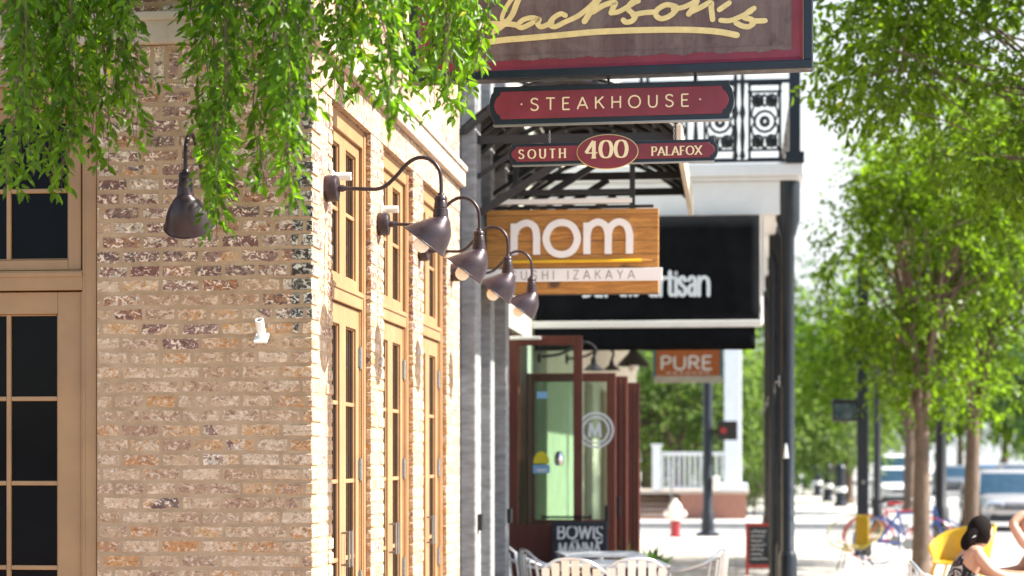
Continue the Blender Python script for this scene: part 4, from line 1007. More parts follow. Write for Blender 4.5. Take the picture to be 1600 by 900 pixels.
# curled iron lamp brackets on the wall beyond the folding doors
def scroll(Y, px, py):
    x0 = B3X if Y > B3Y0 else B2X; x1 = XA(px, Y); z = ZA(py, x1, Y)
    t = empty('wall_lamp', (x0, Y, z), 0, None, 'lamp')
    d = x1-x0
    MB().tube(smoothpts([(0,0,.02),(d*.4,0,.05),(d*.8,0,.16),(d,0,.1),(d*.97,0,.0)],6), .016, 8).build('gooseneck_arm', M['blackpaint'], t, smooth=True)
    MB().lathe([(0,0),(.06,0),(.06,.03),(0,.035)], (0,0,.02), 14, 'X', False, False).build('wall_canister', M['blackpaint'], t, smooth=True)
    MB().lathe([(.025,.0),(.03,-.05),(.11,-.12),(.1,-.12),(.02,-.05)], (d*.97,0,.0), 16, 'Z', False, False).build('lamp_shade', M['blackpaint'], t, smooth=True)
    return t
s1 = scroll(20.0, 930, 560); s1['label'] = 'small dark curled wall lamp above the first folded glass door'
s2_ = scroll(24.0, 958, 563); s2_['label'] = 'small dark curled wall lamp beyond the folded doors, below the awning'
# ------------------------------------------------------------------ across the side street: hydrant, signal pole, porch
x, y = XA(1055, 41.2), 41.2
hy = empty('fire_hydrant', (x, y, .003), 0, 'red and white fire hydrant on the pavement before the brick steps', 'hydrant')
MB().lathe([(.15,0),(.15,.03),(.1,.04),(.095,.3),(.12,.31),(.12,.34)], (0,0,0), 18).build('barrel', M['hydred'], hy, smooth=True)
MB().lathe([(.11,.34),(.14,.36),(.14,.4),(.11,.42),(.11,.56),(.15,.58),(.15,.61),(.13,.63),(.1,.7),(.04,.75),(.035,.8),(0,.8)], (0,0,0), 18).build('bonnet', M['hydwhite'], hy, smooth=True)
m = MB()
for ax, s in (('X',1),('X',-1),('Y',-1)):
    pr = [(.06,0),(.06,.06),(.075,.065),(.075,.11),(.03,.12),(.025,.15),(0,.15)]
    m.lathe([(r, s*(h+.1)) for r, h in pr], (0,0,.48), 14, ax)
m.build('nozzle', M['hydwhite'], hy, smooth=True)
x, y = XA(1106, 41.9), 41.9
sp = empty('signal_pole', (x, y, .003), 0, 'dark navy traffic pole with pedestrian signal box before the white railing', 'pole')
MB().lathe([(.26,0),(.26,.05),(.14,.1),(.125,.5),(.1,.55),(.1,4.6),(0,4.62)], (0,0,0), 18).build('pole', M['navy'], sp, smooth=True)
bx = MB().box(.2, .62, -.16, .06, 2.02, 2.42).box(.1, .2, -.05, .0, 2.15, 2.25); b = bx.build('signal_box', M['blackpaint'], sp, bevel=.02)
MB().lathe([(0,0),(.07,0),(.07,.01),(0,.012)], (.33,-.172,2.22), 16, 'Y').build('signal_lens', M['lensred'], b)
MB().box(.1, .24, -.12, .0, .98, 1.26).build('push_button_box', M['white'], sp, bevel=.02)
PYY = 54.0
def pxm(px): return XA(px, PYY)
def pz(py): return ZA(py, -.5, PYY)
po = empty('porch', (pxm(1060), PYY, 0), 0, 'white railed porch on a red brick base with brick steps across the side street', 'porch')
def r5(o): return rel(o, po)
bt = pz(772)
r5(MB().box(pxm(1062), pxm(1166), PYY, PYY+4, 0, bt).box(-7, pxm(1062)-.002, PYY+1.6, PYY+4, 0, bt).build('brick_base', M['redbrick'], po))
r5(MB().box(-7, pxm(1170), PYY-.06, PYY+4.05, bt+.002, bt+.09).build('porch_deck', M['stone'], po, bevel=.015))
st_ = MB(); tr_ = MB()
for q in range(5): st_.box(pxm(962), pxm(1058), PYY-.3+.36*q, PYY+1.59, .14*q+.001*q, .14*(q+1)-.05); tr_.box(pxm(962), pxm(1058)+.02, PYY-.33+.36*q, PYY+1.59, .14*(q+1)-.049, .14*(q+1))
sp_ = r5(st_.build('brick_steps', M['redbrick'], po)); tr_.build('treads', M['stone'], sp_)
rl = MB(); z0, z1 = bt+.2, pz(706)
rl.box(pxm(1034), pxm(1132), PYY+.05, PYY+.15, z1-.1, z1).box(pxm(1034), pxm(1132), PYY+.06, PYY+.14, z0-.07, z0)
x = pxm(1036)
while x < pxm(1132): rl.box(x-.028, x+.028, PYY+.075, PYY+.125, z0, z1-.1); x += .145
r5(rl.build('railing', M['white'], po))
nw = MB()
for px in (1026,): nw.box(pxm(px)-.12, pxm(px)+.12, PYY-.05, PYY+.2, bt+.09, z1+.15).box(pxm(px)-.16, pxm(px)+.16, PYY-.09, PYY+.24, z1+.15, z1+.22)
r5(nw.build('newel_post', M['white'], po, bevel=.02))
hr = MB()
for dx in (0, .9): hr.tube(smoothpts([(pxm(1050)+dx,PYY-.35,0),(pxm(1050)+dx,PYY-.35,.85),(pxm(1050)+dx,PYY-.2,.95),(pxm(1044)+dx,PYY+1.4,1.6)],4), .022, 6).tube([(pxm(1048)+dx,PYY+.4,.2),(pxm(1048)+dx,PYY+.4,1.18)], .018, 6)
r5(hr.build('handrail', M['steel'], po, smooth=True))
for px in (1145, 905): 
    cx_ = pxm(px); cm = MB(); cm.box(cx_-.4,cx_+.4,PYY+.15-.35,PYY+.15+.4,bt+.092,bt+.3).box(cx_-.23,cx_+.23,PYY-.05,PYY+.4,bt+.3,5.2).box(cx_-.3,cx_+.3,PYY-.12,PYY+.47,5.0,5.2)
    r5(cm.build('column', M['whitesat'], po, bevel=.02))
r5(MB().box(-7, pxm(1166), PYY-.15, PYY+4, 5.203, 5.8).build('roof', M['whitesat'], po, bevel=.03))
r5(MB().box(-7, -3.2, PYY+3.6, PYY+3.9, bt+.09, 5.2).build('wall', M['white'], po))
# low white ledge wall by the porch corner
# ------------------------------------------------------------------ chalkboards
def aboard(name, W, H, lean, framemat, label, loc, rz):
    t = empty(name, loc, rz, label, 'chalkboard'); m = MB(); f = .045
    def P(u, v, d): return (u, d+lean*v, v)
    def slab(mb, u0, u1, v0, v1, d0, d1):
        mb.add([P(u0,v0,d0),P(u1,v0,d0),P(u1,v0,d1),P(u0,v0,d1),P(u0,v1,d0),P(u1,v1,d0),P(u1,v1,d1),P(u0,v1,d1)], [(0,3,2,1),(4,5,6,7),(0,1,5,4),(1,2,6,5),(2,3,7,6),(3,0,4,7)])
    slab(m,0,f,0,H,0,.03); slab(m,W-f,W,0,H,0,.03); slab(m,f,W-f,H-f,H,0,.03); slab(m,f,W-f,.1,.1+f,0,.03)
    m.build('frame', framemat, t, bevel=.004)
    b = MB(); slab(b,f-.003,W-f+.003,.1+f-.003,H-f+.003,.008,.02); b.build('board', M['slate'], t)
    l = MB(); 
    for u in (.0, W-f): l.bar((u+f/2,.38+lean*0,0),(u+f/2,lean*H+.032,H-.02),f*.8,.025)
    l.build('rear_leg', framemat, t)
    return t, P
def chalk(t, lean, items, par=None):
    ik = Ink(-.0, .001)
    for fn in items: fn(ik)
    o = ik.build('chalk_writing', M['chalk'], t); 
    for v in o.data.vertices: v.co.y += lean*v.co.z+.0065
    return o
CY_ = 18.7; cx0, cx1 = XA(863, CY_), XA(949, CY_); W = cx1-cx0; ct = ZA(816, -1.3, CY_)
t, P_ = aboard('chalkboard', W, ct, .12, M['slate'], 'slate chalkboard with chalked lunch words standing by the open glass door', (cx0, CY_-.1, .004), 0)
chalk(t, .12, [lambda k: k.text('BOWL', .05, ct-.155, .115, .021, .017, gap=.16, cap=True, wob=.03, sx=1.0), lambda k: k.text('S', W-.11, ct-.2, .16, .021, .017, cap=True, sx=.75),
   lambda k: k.text('for', .19, ct-.198, .036, .006, .005, gap=.15, cap=True), lambda k: k.text('MANNA', .06, ct-.318, .112, .022, .015, gap=.12, cap=True, wob=.03, sx=.82),
   lambda k: k.stroke([(.07,.42),(.4,.43)], .01), lambda k: k.stroke([(.12,.36),(.44,.36)], .01)])
CY2 = 27.6; cx0, cx1 = XA(1165, CY2), XA(1207, CY2); ct2 = ZA(818, 0, CY2)
t, P_ = aboard('chalkboard', cx1-cx0, ct2, .14, M['redframe'], 'red framed chalkboard menu standing against the foot of the navy posts', (cx0, CY2, .004), 0)
W2 = cx1-cx0
def scrib(k):
    for r_ in range(7):
        z = ct2-.12-r_*.062; x = .075
        pts = []
        while x < W2-.075-(r_ % 3)*.03: pts.append((x, z+random.uniform(-.014,.016))); x += random.uniform(.01,.022)
        k.stroke(pts, .009)
chalk(t, .14, [scrib])

# ------------------------------------------------------------------ cafe tables and aluminium chairs
def cafe_table(loc, s, label, rz=0):
    t = empty('cafe_table', loc, rz, label, 'table', 'white cafe tables')
    MB().box(-s/2, s/2, -s/2, s/2, .725, .75).build('tabletop', M['white'], t, bevel=.01)
    MB().lathe([(.03,.03),(.03,.724)], (0,0,0), 12).build('pedestal', M['alu'], t, smooth=True)
    b = MB()
    for a in range(4):
        c, s_ = math.cos(a*math.pi/2+.785), math.sin(a*math.pi/2+.785); b.bar((0.02*c,.02*s_,.04),(.3*c,.3*s_,.02),.04,.03)
    b.build('base', M['alu'], t)
    return t
def bistro_chair():
    """seat faces +y, back at -y"""
    t = empty('bistro_chair', (0,0,0), 0, None, 'chair', 'aluminium chairs round the cafe tables')
    rail = smoothpts([(-.25,.2,.66),(-.27,.0,.67),(-.24,-.2,.74),(-.13,-.28,.82),(0,-.295,.84),(.13,-.28,.82),(.24,-.2,.74),(.27,0,.67),(.25,.2,.66)], 5)
    MB().tube(rail, .0125, 10).build('back_rail', M['alu'], t, smooth=True)
    for s in (1,-1):
        MB().tube(smoothpts([(s*.25,.2,.66),(s*.245,.23,.6),(s*.235,.22,.3),(s*.25,.25,0)],4), .0125, 8).build('leg', M['alu'], t, smooth=True)
        MB().tube(smoothpts([(s*.21,-.24,.78),(s*.2,-.2,.45),(s*.22,-.27,0)],4), .0125, 8).build('leg', M['alu'], t, smooth=True)
    sm = MB()
    for k in range(7): y = -.18+k*.062; sm.add([(-.21,y,.452),(.21,y,.452),(.21,y+.048,.452),(-.21,y+.048,.452),(-.21,y,.44),(.21,y,.44),(.21,y+.048,.44),(-.21,y+.048,.44)], [(0,1,2,3),(7,6,5,4),(0,4,5,1),(1,5,6,2),(2,6,7,3),(3,7,4,0)])
    sm.tube([(-.21,-.19,.446),(.21,-.19,.446),(.21,.25,.446),(-.21,.25,.446)], .011, 8, closed=True)
    sm.build('seat', M['alu'], t)
    bk = MB()
    for k in range(6):
        u = -.2+k*.08; yb = -.285+.5*u*u; zt = .83-1.6*u*u
        bk.add([(u-.03,yb,.46),(u+.03,yb,.46),(u+.03,yb-.03,zt),(u-.03,yb-.03,zt),(u-.03,yb+.006,.46),(u+.03,yb+.006,.46),(u+.03,yb-.024,zt),(u-.03,yb-.024,zt)], [(0,1,2,3),(7,6,5,4),(0,4,5,1),(1,5,6,2),(2,6,7,3),(3,7,4,0)])
    bk.build('backrest', M['alu'], t)
    return t
TY = 16.4; tx = XA(958, TY)
cafe_table((tx, TY, .004), .86, 'square white cafe table nearest the camera among the aluminium chairs', R(8))
cafe_table((XA(938, 18.0), 18.0, .004), .75, 'second white cafe table, behind the nearer one, before the slate chalkboard', R(12))
c0 = bistro_chair(); c0.location = (XA(843, 17.5), 17.3, .004); c0.rotation_euler.z = R(-95); c0['label'] = 'aluminium chair by the open glass door, leftmost of the cafe chairs'
dup(c0, (XA(872, 16.9), 16.75, .004), R(-70), 'aluminium chair at the left corner of the nearest cafe table')
dup(c0, (XA(905, 15.4), 15.4, .004), R(-8), 'aluminium chair seen from behind, tucked in left of the nearest table front')
dup(c0, (XA(985, 15.45), 15.5, .004), R(12), 'aluminium chair seen from behind, tucked in right of the nearest table front')
dup(c0, (XA(1078, 17.2), 16.9, .004), R(78), 'aluminium chair facing the doors, rightmost of the cafe chairs')
# planters behind the tables
def planter(loc, label, n=46, seed=1):
    t = empty('potted_plant', loc, 0, label, 'plant', 'small dark potted plants')
    MB().lathe([(.13,0),(.18,.42),(.19,.43),(.19,.46),(.17,.46),(.16,.42),(0,.42)], (0,0,0), 16, 'Z', True, False).build('pot', M['plantpot'], t, smooth=True)
    r = np.random.default_rng(seed); vs = []; q = []
    for i in range(n):
        a = r.uniform(0, 2*math.pi); el = r.uniform(.5, 1.5); L = r.uniform(.18,.36); d = np.array((math.cos(a)*math.cos(el), math.sin(a)*math.cos(el), math.sin(el)))
        s = np.array((-math.sin(a), math.cos(a), 0))*.022; b = np.array((0,0,.42))+d*.03
        o = len(vs); vs += [b-s*.3, b+d*L*.5+s, b+d*L+np.array((0,0,-.04)), b+d*L*.5-s]; q.append((o,o+1,o+2,o+3))
    fastmesh('foliage', vs, q, M['leafC'], t); return t
x = XA(1020, 20.5); planter((x, 20.5, .004), 'spiky green potted plant right of the brown folded doors', 60, 3)
planter((XA(975, 21), 21, .004), 'low green potted plant at the foot of the brown folded doors', 50, 5)

# ------------------------------------------------------------------ yellow chairs by the kerb
def bucket_chair():
    """moulded yellow chair, seat faces +x"""
    t = empty('yellow_chair', (0,0,0), 0, None, 'chair', 'yellow bucket chairs')
    vs = []; fs = []; nu, nv = 20, 8
    for i in range(nu+1):
        a = R(70)+R(220)*i/nu; k = (i/nu-.5)*2
        hgt = .40*(1-abs(k)**2.2*.62)
        for j in range(nv+1):
            v = j/nv; r = .27+.07*v
            vs.append((r*math.cos(a)*1.0, r*math.sin(a)*1.05, .42+hgt*v-.02*(1-v)))
    for i in range(nu):
        for j in range(nv): fs.append((i*(nv+1)+j,(i+1)*(nv+1)+j,(i+1)*(nv+1)+j+1,i*(nv+1)+j+1))
    o = MB().add(vs, fs).build('backrest', M['yellow'], t, smooth=True); s = o.modifiers.new('t','SOLIDIFY'); s.thickness = .018
    MB().lathe([(0,.385),(.25,.39),(.285,.405),(.285,.42),(.25,.425),(0,.415)], (0,0,0), 24, 'Z', False, False).build('seat', M['yellow'], t, smooth=True)
    for sx, sy in ((1,1),(1,-1),(-1,1),(-1,-1)):
        MB().tube([(sx*.17,sy*.17,.4),(sx*.25,sy*.25,0)], [.022,.013], 8).build('leg', M['yellow'], t, smooth=True)
    return t
y0 = bucket_chair(); y0.location = (XA(1494, 23.4), 23.4, .004); y0.rotation_euler.z = R(222); y0['label'] = 'yellow bucket chair directly behind the seated woman, nearer of the pair'
dup(y0, (XA(1512, 24.6), 24.6, .004), R(200), 'yellow bucket chair further back, between the woman and the lamp post')
# woven string chair on thin legs
wx, wy = XA(1335, 28.9), 28.9
wc = empty('string_chair', (wx, wy, .004), R(-20), 'yellow string lounge chair on thin black legs standing alone by bicycles', 'chair')
hoop = [(.40*math.cos(a), .33*math.sin(a)*1.0-.02, .56+.24*math.sin(a)) for a in np.linspace(0,2*math.pi,40,endpoint=False)]
MB().tube(hoop, .009, 8, closed=True).build('hoop', M['olive'], wc, smooth=True)
stg = MB()
for i, p in enumerate(hoop):
    if i % 1 == 0:
        q = (p[0]*.25, p[1]*.25-.08, .36+.03*math.sin(i)); stg.tube(smoothpts([p, ((p[0]+q[0])/2, (p[1]+q[1])/2, (p[2]+q[2])/2-.05), q], 3), .0055, 4)
stg.tube([(.1*math.cos(a), .08*math.sin(a)-.085, .36) for a in np.linspace(0,2*math.pi,14,endpoint=False)], .01, 5, closed=True)
stg.build('woven_seat', M['olive'], wc)
for sx, sy in ((-.2,-.22),(.22,-.22),(-.24,.2),(.24,.2)): MB().tube([(sx*.5,sy*.5-.05,.36),(sx,sy,0)], .011, 6).build('leg', M['blackpaint'], wc)
MB().box(.03,.23,-.06,-.02,.36,.80).build('cushion', M['mustard'], wc, bevel=.02)

# ------------------------------------------------------------------ bicycles
def bicycle(frame, tyre, label, loc, rz):
    """rolls along +x"""
    t = empty('bicycle', loc, rz, label, 'bicycle', 'bicycles locked by the kerb'); r = .335
    for cx_, nm in ((0,'wheel'),(1.02,'wheel')):
        w_ = MB().tube([(cx_+r*math.cos(a),0,r+r*math.sin(a)) for a in np.linspace(0,2*math.pi,44,endpoint=False)], .0125, 6, closed=True).build('wheel', tyre, t, smooth=True)
        s = MB()
        for k in range(16): a = k*math.pi/8; s.tube([(cx_,0,r),(cx_+r*math.cos(a),0,r+r*math.sin(a))], .002, 3)
        s.lathe([(.03,-.04),(.03,.04)], (cx_,0,r), 10, 'Y'); s.build('spokes', M['chrome'], w_)
    b, s_, h = (.45,0,.3), (.29,0,.83), (.88,0,.82)
    m = MB()
    for p, q in ((b,s_),(b,(.90,0,.66)),((.31,0,.77),(.875,0,.80)),(b,(0,.05,r)),(b,(0,-.05,r)),((.31,0,.76),(0,.05,r)),((.31,0,.76),(0,-.05,r)),((.86,0,.9),(.93,0,.6))): m.tube([p,q], .017, 8)
    for y in (.05,-.05): m.tube(smoothpts([(.925,0,.62),(.94,y,.56),(1.02,y,r)],3), .013, 6)
    m.build('frame', frame, t, smooth=True)
    MB().tube([s_,(.265,0,.93)], .014, 8).build('seat_post', M['chrome'], t)
    sd = MB().add([(.13,-.08,.95),(.13,.08,.95),(.25,.07,.96),(.25,-.07,.96),(.4,-.02,.95),(.4,.02,.95),(.14,-.07,.9),(.14,.07,.9),(.26,.05,.91),(.26,-.05,.91),(.39,-.015,.92),(.39,.015,.92)], [(0,3,2,1),(3,4,5,2),(6,7,8,9),(9,8,11,10),(0,1,7,6),(4,10,11,5),(0,6,9,3),(3,9,10,4),(1,2,8,7),(2,5,11,8)])
    sd.build('saddle', M['bikered'] if frame is M['bikeblue'] else M['blackpaint'], t, smooth=True, bevel=.01)
    MB().tube(smoothpts([(.70,.3,.98),(.80,.26,1.0),(.85,.1,1.0),(.85,-.1,1.0),(.80,-.26,1.0),(.70,-.3,.98)],4), .013, 8).tube([(.86,0,.9),(.85,0,1.0)], .014, 8).build('handlebars', M['chrome'], t, smooth=True)
    MB().lathe([(0,-.012),(.09,-.012),(.09,.012),(0,.012)], (.45,-.05,.3), 20, 'Y', False, False).tube([(.45,-.06,.3),(.55,-.07,.17)], .011, 6).tube([(.45,.06,.3),(.35,.07,.43)], .011, 6).build('crank', M['steel'], t)
    MB().tube([(r*1.12*math.cos(a),0,r+r*1.12*math.sin(a)) for a in np.linspace(R(20),R(185),14)], .022, 6).build('mudguard', frame, t, smooth=True)
    return t
bicycle(M['bikeblue'], M['bikeblue'], 'blue bicycle with red saddle parked side-on behind the string chair', (XA(1372, 31), 31, .004), R(2))
bicycle(M['bikered'], M['bikered'], 'red bicycle parked side-on just behind the blue one', (XA(1354, 32.2), 32.2, .004), R(-4))

# ------------------------------------------------------------------ dark poles along the kerb
def pole(px, Y, w_, h, label, kind):
    t = empty('pole', (XA(px, Y), Y, .004), 0, label, 'pole')
    if kind == 'sq':
        MB().box(-w_/2, w_/2, -w_/2, w_/2, .3, h).build('shaft', M['navy'], t, bevel=.02)
        MB().box(-w_*.75, w_*.75, -w_*.75, w_*.75, 0, .297).build('base', M['navy'], t, bevel=.03)
    else:
        MB().lathe([(w_*1.3,0),(w_*1.3,.06),(w_*.8,.12),(w_*.75,.7),(w_*.55,.75),(w_*.48,h-.1),(w_*.6,h-.06),(0,h)], (0,0,0), 16).build('shaft', M['blackpaint'], t, smooth=True)
    return t
p = pole(1348, 33.5, .19, 4.8, 'thick navy pole carrying a dark signal box, behind the string chair', 'sq')
bx = MB(); z = ZA(643, 2, 33.5); bx.box(-.5, -.098, -.12, .12, z-.17, z+.17).box(-.52,-.098,-.2,.13,z+.172,z+.2)
b = bx.build('signal_box', M['blackpaint'], p, bevel=.02); MB().box(-.47,-.13,-.128,-.1205,z-.13,z+.13).build('signal_lens', M['cargl'], b)
for q, zz in ((.12,1.2),): MB().box(-.02,.03,-.1,-.094,zz,zz+.06).build('tag_plate', M['steel'], p)
pole(1371, 44.0, .15, 4.4, 'thin dark pole just right of the signal box pole', 'rd')
lp = pole(1470, 37.5, .2, 3.55, 'black lamp post between the two forked street trees', 'rd')
MB().lathe([(.0,.0),(.09,.02),(.15,.3),(.17,.32),(.1,.42),(.03,.5),(0,.56)], (0,0,3.55), 14, 'Z', False, False).build('lamp_head', M['bulb'], lp, smooth=True)
MB().box(.09,.2,-.05,.05,2.2,2.32).build('bracket_box', M['steel'], lp, bevel=.01)
# bollards and litter bins down the far pavement
pts = [(1313,790),(1293,782),(1277,774),(1258,763),(1248,756)]
lab = ['nearest to the signal box pole','second along the kerb','third along the kerb','fourth along the kerb','farthest along the kerb']
bol = None
for i, (px, py) in enumerate(pts):
    Y = EYE*F/(py-HY)*.99; loc = (XA(px, Y), Y, .004)
    if bol is None:
        bol = empty('bollard', loc, 0, None, 'bollard', 'dark bollards along the far kerb')
        MB().lathe([(.24,0),(.24,.1),(.17,.16),(.16,1.25),(.2,1.28),(.2,1.34),(.1,1.46),(0,1.5)], (0,0,0), 14).build('shaft', M['navy'], bol, smooth=True)
        MB().lathe([(.21,.5),(.215,.52),(.215,.66),(.21,.68)], (0,0,0), 14).build('reflective_band', M['white'], bol)
        bol['label'] = 'dark bollard on the far pavement, '+lab[0]
    else: dup(bol, loc, 0, 'dark bollard on the far pavement, '+lab[i])

# ------------------------------------------------------------------ cars
def car(paint, label, loc, rz, H=1.5, W=1.84, L=4.5, van=False):
    """front looks along -y"""
    t = empty('car', loc, rz, label, 'car', 'cars along the street'); hw = W/2; h = L/2
    belt = .92 if not van else 1.05
    stn = [(-h,.42,.66,.72),(-h+.1,.3,.74,.88),(-h+.35,.24,.80,.95),(-h+.9,.22,.86,1),(-h+1.25,.22,belt,1),(0,.22,belt+.02,1),(h-.9,.22,belt+.03,1),(h-.3,.26,belt,.97),(h-.06,.36,belt-.1,.9),(h,.45,belt-.25,.8)]
    vs = []; fs = []
    for y, zb, zt, k in stn:
        a = hw*k
        half = [(a*.82,zb),(a*.97,zb+.08),(a,zb+.26),(a*.985,zt-.12),(a*.93,zt-.03),(a*.7,zt+.015),(0,zt+.03)]
        ring = half+[(-x,z) for x, z in reversed(half[:-1])]
        vs += [(x,y,z) for x, z in ring]
    n = 13
    for i in range(len(stn)-1):
        for j in range(n): fs.append((i*n+j,(i+1)*n+j,(i+1)*n+(j+1)%n,i*n+(j+1)%n))
    fs += [tuple(range(n)), tuple(range(len(stn)*n-1,(len(stn)-1)*n-1,-1))]
    MB().add(vs, fs).build('body', paint, t, smooth=True, angle=50)
    yb0, yb1 = -h+1.15, h-(.15 if van else .45); yt0, yt1 = -h+1.95, h-(.35 if van else 1.15)
    def ringc(z, y0, y1, k): a = hw*k; return [(-a,y0,z),(-a*.8,y0-.06,z),(0,y0-.09,z),(a*.8,y0-.06,z),(a,y0,z),(a,(y0+y1)/2,z),(a,y1,z),(0,y1+.05,z),(-a,y1,z),(-a,(y0+y1)/2,z)]
    lev = [(belt-.02,yb0,yb1,.93),(H-.1,yt0-.02,yt1+.06,.76),(H-.02,yt0+.12,yt1-.1,.68),(H,yt0+.4,yt1-.4,.5)]
    g = MB(); g.add([p for L_ in lev[:2] for p in ringc(*L_)], [(i,(i+1)%10,(i+1)%10+10,i+10) for i in range(10)]); g.build('window', M['cargl'], t, smooth=True, angle=25)
    r_ = MB(); r_.add([p for L_ in lev[1:] for p in ringc(*L_)], [(k*10+i,k*10+(i+1)%10,(k+1)*10+(i+1)%10,(k+1)*10+i) for k in range(2) for i in range(10)]+[tuple(range(29,19,-1))])
    r_.build('roof', paint, t, smooth=True, angle=60)
    pl_ = MB(); A, B = ringc(*lev[0]), ringc(*lev[1])
    for i in (0, 4, 6, 8, 5, 9): pl_.bar(Vector(A[i])+Vector((.01*(1 if A[i][0]>0 else -1),0,0)), Vector(B[i])+Vector((.01*(1 if A[i][0]>0 else -1),0,0)), .07, .06)
    pl_.build('pillars', paint, t)
    for sx in (1,-1):
        for yy in (-h+.85, h-.85):
            wz = MB().lathe([(.18,-.11),(.31,-.11),(.34,-.08),(.34,.08),(.31,.11),(.18,.11)], (sx*(hw-.1),yy,.34), 24, 'X').build('wheel', M['tyre'], t, smooth=True)
            MB().lathe([(0,sx*.118),(.05,sx*.122),(.19,sx*.116),(.2,sx*.1)], (sx*(hw-.1),yy,.34), 20, 'X', False, False).build('rim', M['chrome'], wz, smooth=True)
        hl = MB(); x0, x1 = sx*hw*.44, sx*hw*.86
        hl.add([(x0,-h-.03,.62),(x1,-h+.1,.64),(x1*1.02,-h+.12,.76),(x0,-h-.0,.72),(x0,-h+.12,.62),(x1,-h+.25,.64),(x1,-h+.25,.76),(x0,-h+.12,.72)], [(0,1,2,3),(4,7,6,5),(0,4,5,1),(1,5,6,2),(2,6,7,3),(3,7,4,0)])
        hl.build('headlight', M['headlamp'], t, bevel=.02)
        mr = MB(); mr.box(sx*(hw*.93),sx*(hw+.17),yb0+.25,yb0+.35,belt+.0,belt+.15); mr.build('mirror', paint, t, bevel=.03)
    MB().box(-hw*.42,hw*.42,-h-.035,-h+.1,.56,.7).build('grille', M['grille'], t, bevel=.02)
    MB().box(-hw*.4,hw*.4,-h-.04,-h+.1,.63,.655).build('grille_bar', M['chrome'], t, bevel=.005)
    MB().box(-hw*.8,hw*.8,-h-.02,-h+.2,.24,.42).build('lower_bumper', M['grille'], t, bevel=.04)
    return t
RZ = -.149
car(M['silver'], 'silver crossover facing us in the street behind the seated woman', (XA(1571, 51.5), 51.5, RZ), R(2), H=1.52, W=1.84)
car(M['carwhite'], 'white car facing us beyond the bicycles, nearer of the white pair', (XA(1403, 76), 76, RZ), 0, H=1.5)
car(M['carwhite'], 'tall white van behind the nearer white car', (XA(1398, 92), 92, RZ), 0, H=2.0, van=True)
car(M['cargrey'], 'grey car far down the street right of the black lamp post', (XA(1487, 100), 100, RZ), R(-3))
car(M['carblue'], 'dark blue car far down the street above the silver crossover', (XA(1545, 106), 106, RZ), 0)
car(M['silver'], 'pale car far down the street at the right edge', (XA(1588, 96), 96, RZ), 0, H=1.6)

# ------------------------------------------------------------------ people at the kerbside table
def skinned(name, mat, chains, parent, lvl=2):
    """one continuous surface grown round joined chains of (x,y,z,r)"""
    V = []; E = []; Rr = []; idx = {}
    def vid(p):
        k = tuple(round(c, 4) for c in p[:3])
        if k not in idx: idx[k] = len(V); V.append(p[:3]); Rr.append(p[3])
        return idx[k]
    for ch in chains:
        ids = [vid(p) for p in ch]
        E += [(a, b) for a, b in zip(ids, ids[1:])]
    me = bpy.data.meshes.new(name); me.from_pydata(V, E, []); me.update()
    o = bpy.data.objects.new(name, me); col.objects.link(o); me.materials.append(mat)
    sk = o.modifiers.new('skin', 'SKIN'); sk.use_smooth_shade = True
    for i, v in enumerate(me.skin_vertices[0].data):
        r = Rr[i]; v.radius = r if hasattr(r, '__len__') else (r, r)
    me.skin_vertices[0].data[0].use_root = True
    sb = o.modifiers.new('sub', 'SUBSURF'); sb.levels = lvl; sb.render_levels = lvl
    if parent: o.parent = parent
    return o
def head_mesh(c, yaw, pitch=0, s=1.0):
    """face looks along local -y"""
    bm = bmesh.new(); bmesh.ops.create_uvsphere(bm, u_segments=28, v_segments=20, radius=.1)
    for v in bm.verts:
        x, y, z = v.co; z *= 1.18; x *= .76; y *= .98
        if z < 0: f = 1-.30*(-z/.118)**1.3; x *= f; y *= (1-.12*(-z/.118))
        if y < 0 and z < -.02: y -= .006*(1-abs(x)/.08)
        if y < -.05:
            if abs(x) < .018 and -.035 < z < .03: y -= .022*(1-abs(x)/.018)*max(0,(1-abs(z+.018)/.045))      # nose
            for ex in (-.03,.03):
                d = math.hypot(x-ex, z-.012)
                if d < .018: y += .008*(1-d/.018)
            if abs(x) < .025 and -.07 < z < -.05: y -= .004
        v.co = (x*s, y*s, z*s)
    me = bpy.data.meshes.new('head'); bm.to_mesh(me); bm.free()
    me.polygons.foreach_set('use_smooth', [True]*len(me.polygons)); me.materials.append(M['skin'])
    me.transform(Matrix.Translation(c) @ Matrix.Rotation(yaw,4,'Z') @ Matrix.Rotation(pitch,4,'X'))
    return me
def facebits(t, c, yaw, pitch, s=1.0):
    T = Matrix.Translation(c) @ Matrix.Rotation(yaw,4,'Z') @ Matrix.Rotation(pitch,4,'X')
    for nm, mat, bits in (('eye', M['hair'], [(-.03,-.083,.012,.008),(.03,-.083,.012,.008)]), ('mouth', M['redwood'], [(0,-.09,-.058,.011)])):
        m = MB()
        for x, y, z, r in bits: m.lathe([(0,-r*.6),(r*.8,-r*.4),(r*(1.6 if nm=='mouth' else 1),0),(r*.8,r*.4),(0,r*.6)], (x,y,z), 10)
        m.V = [tuple(T @ (Vector(v)*s)) for v in m.V]; m.build(nm, mat, t, smooth=True)
    m = MB()
    for x in (-.074,.074): m.lathe([(0,-.03),(.014,-.022),(.018,0),(.016,.02),(0,.03)], (x,.005,0), 10)
    m.V = [tuple(T @ (Vector(v)*s)) for v in m.V]; m.build('ear', M['skin'], t, smooth=True)
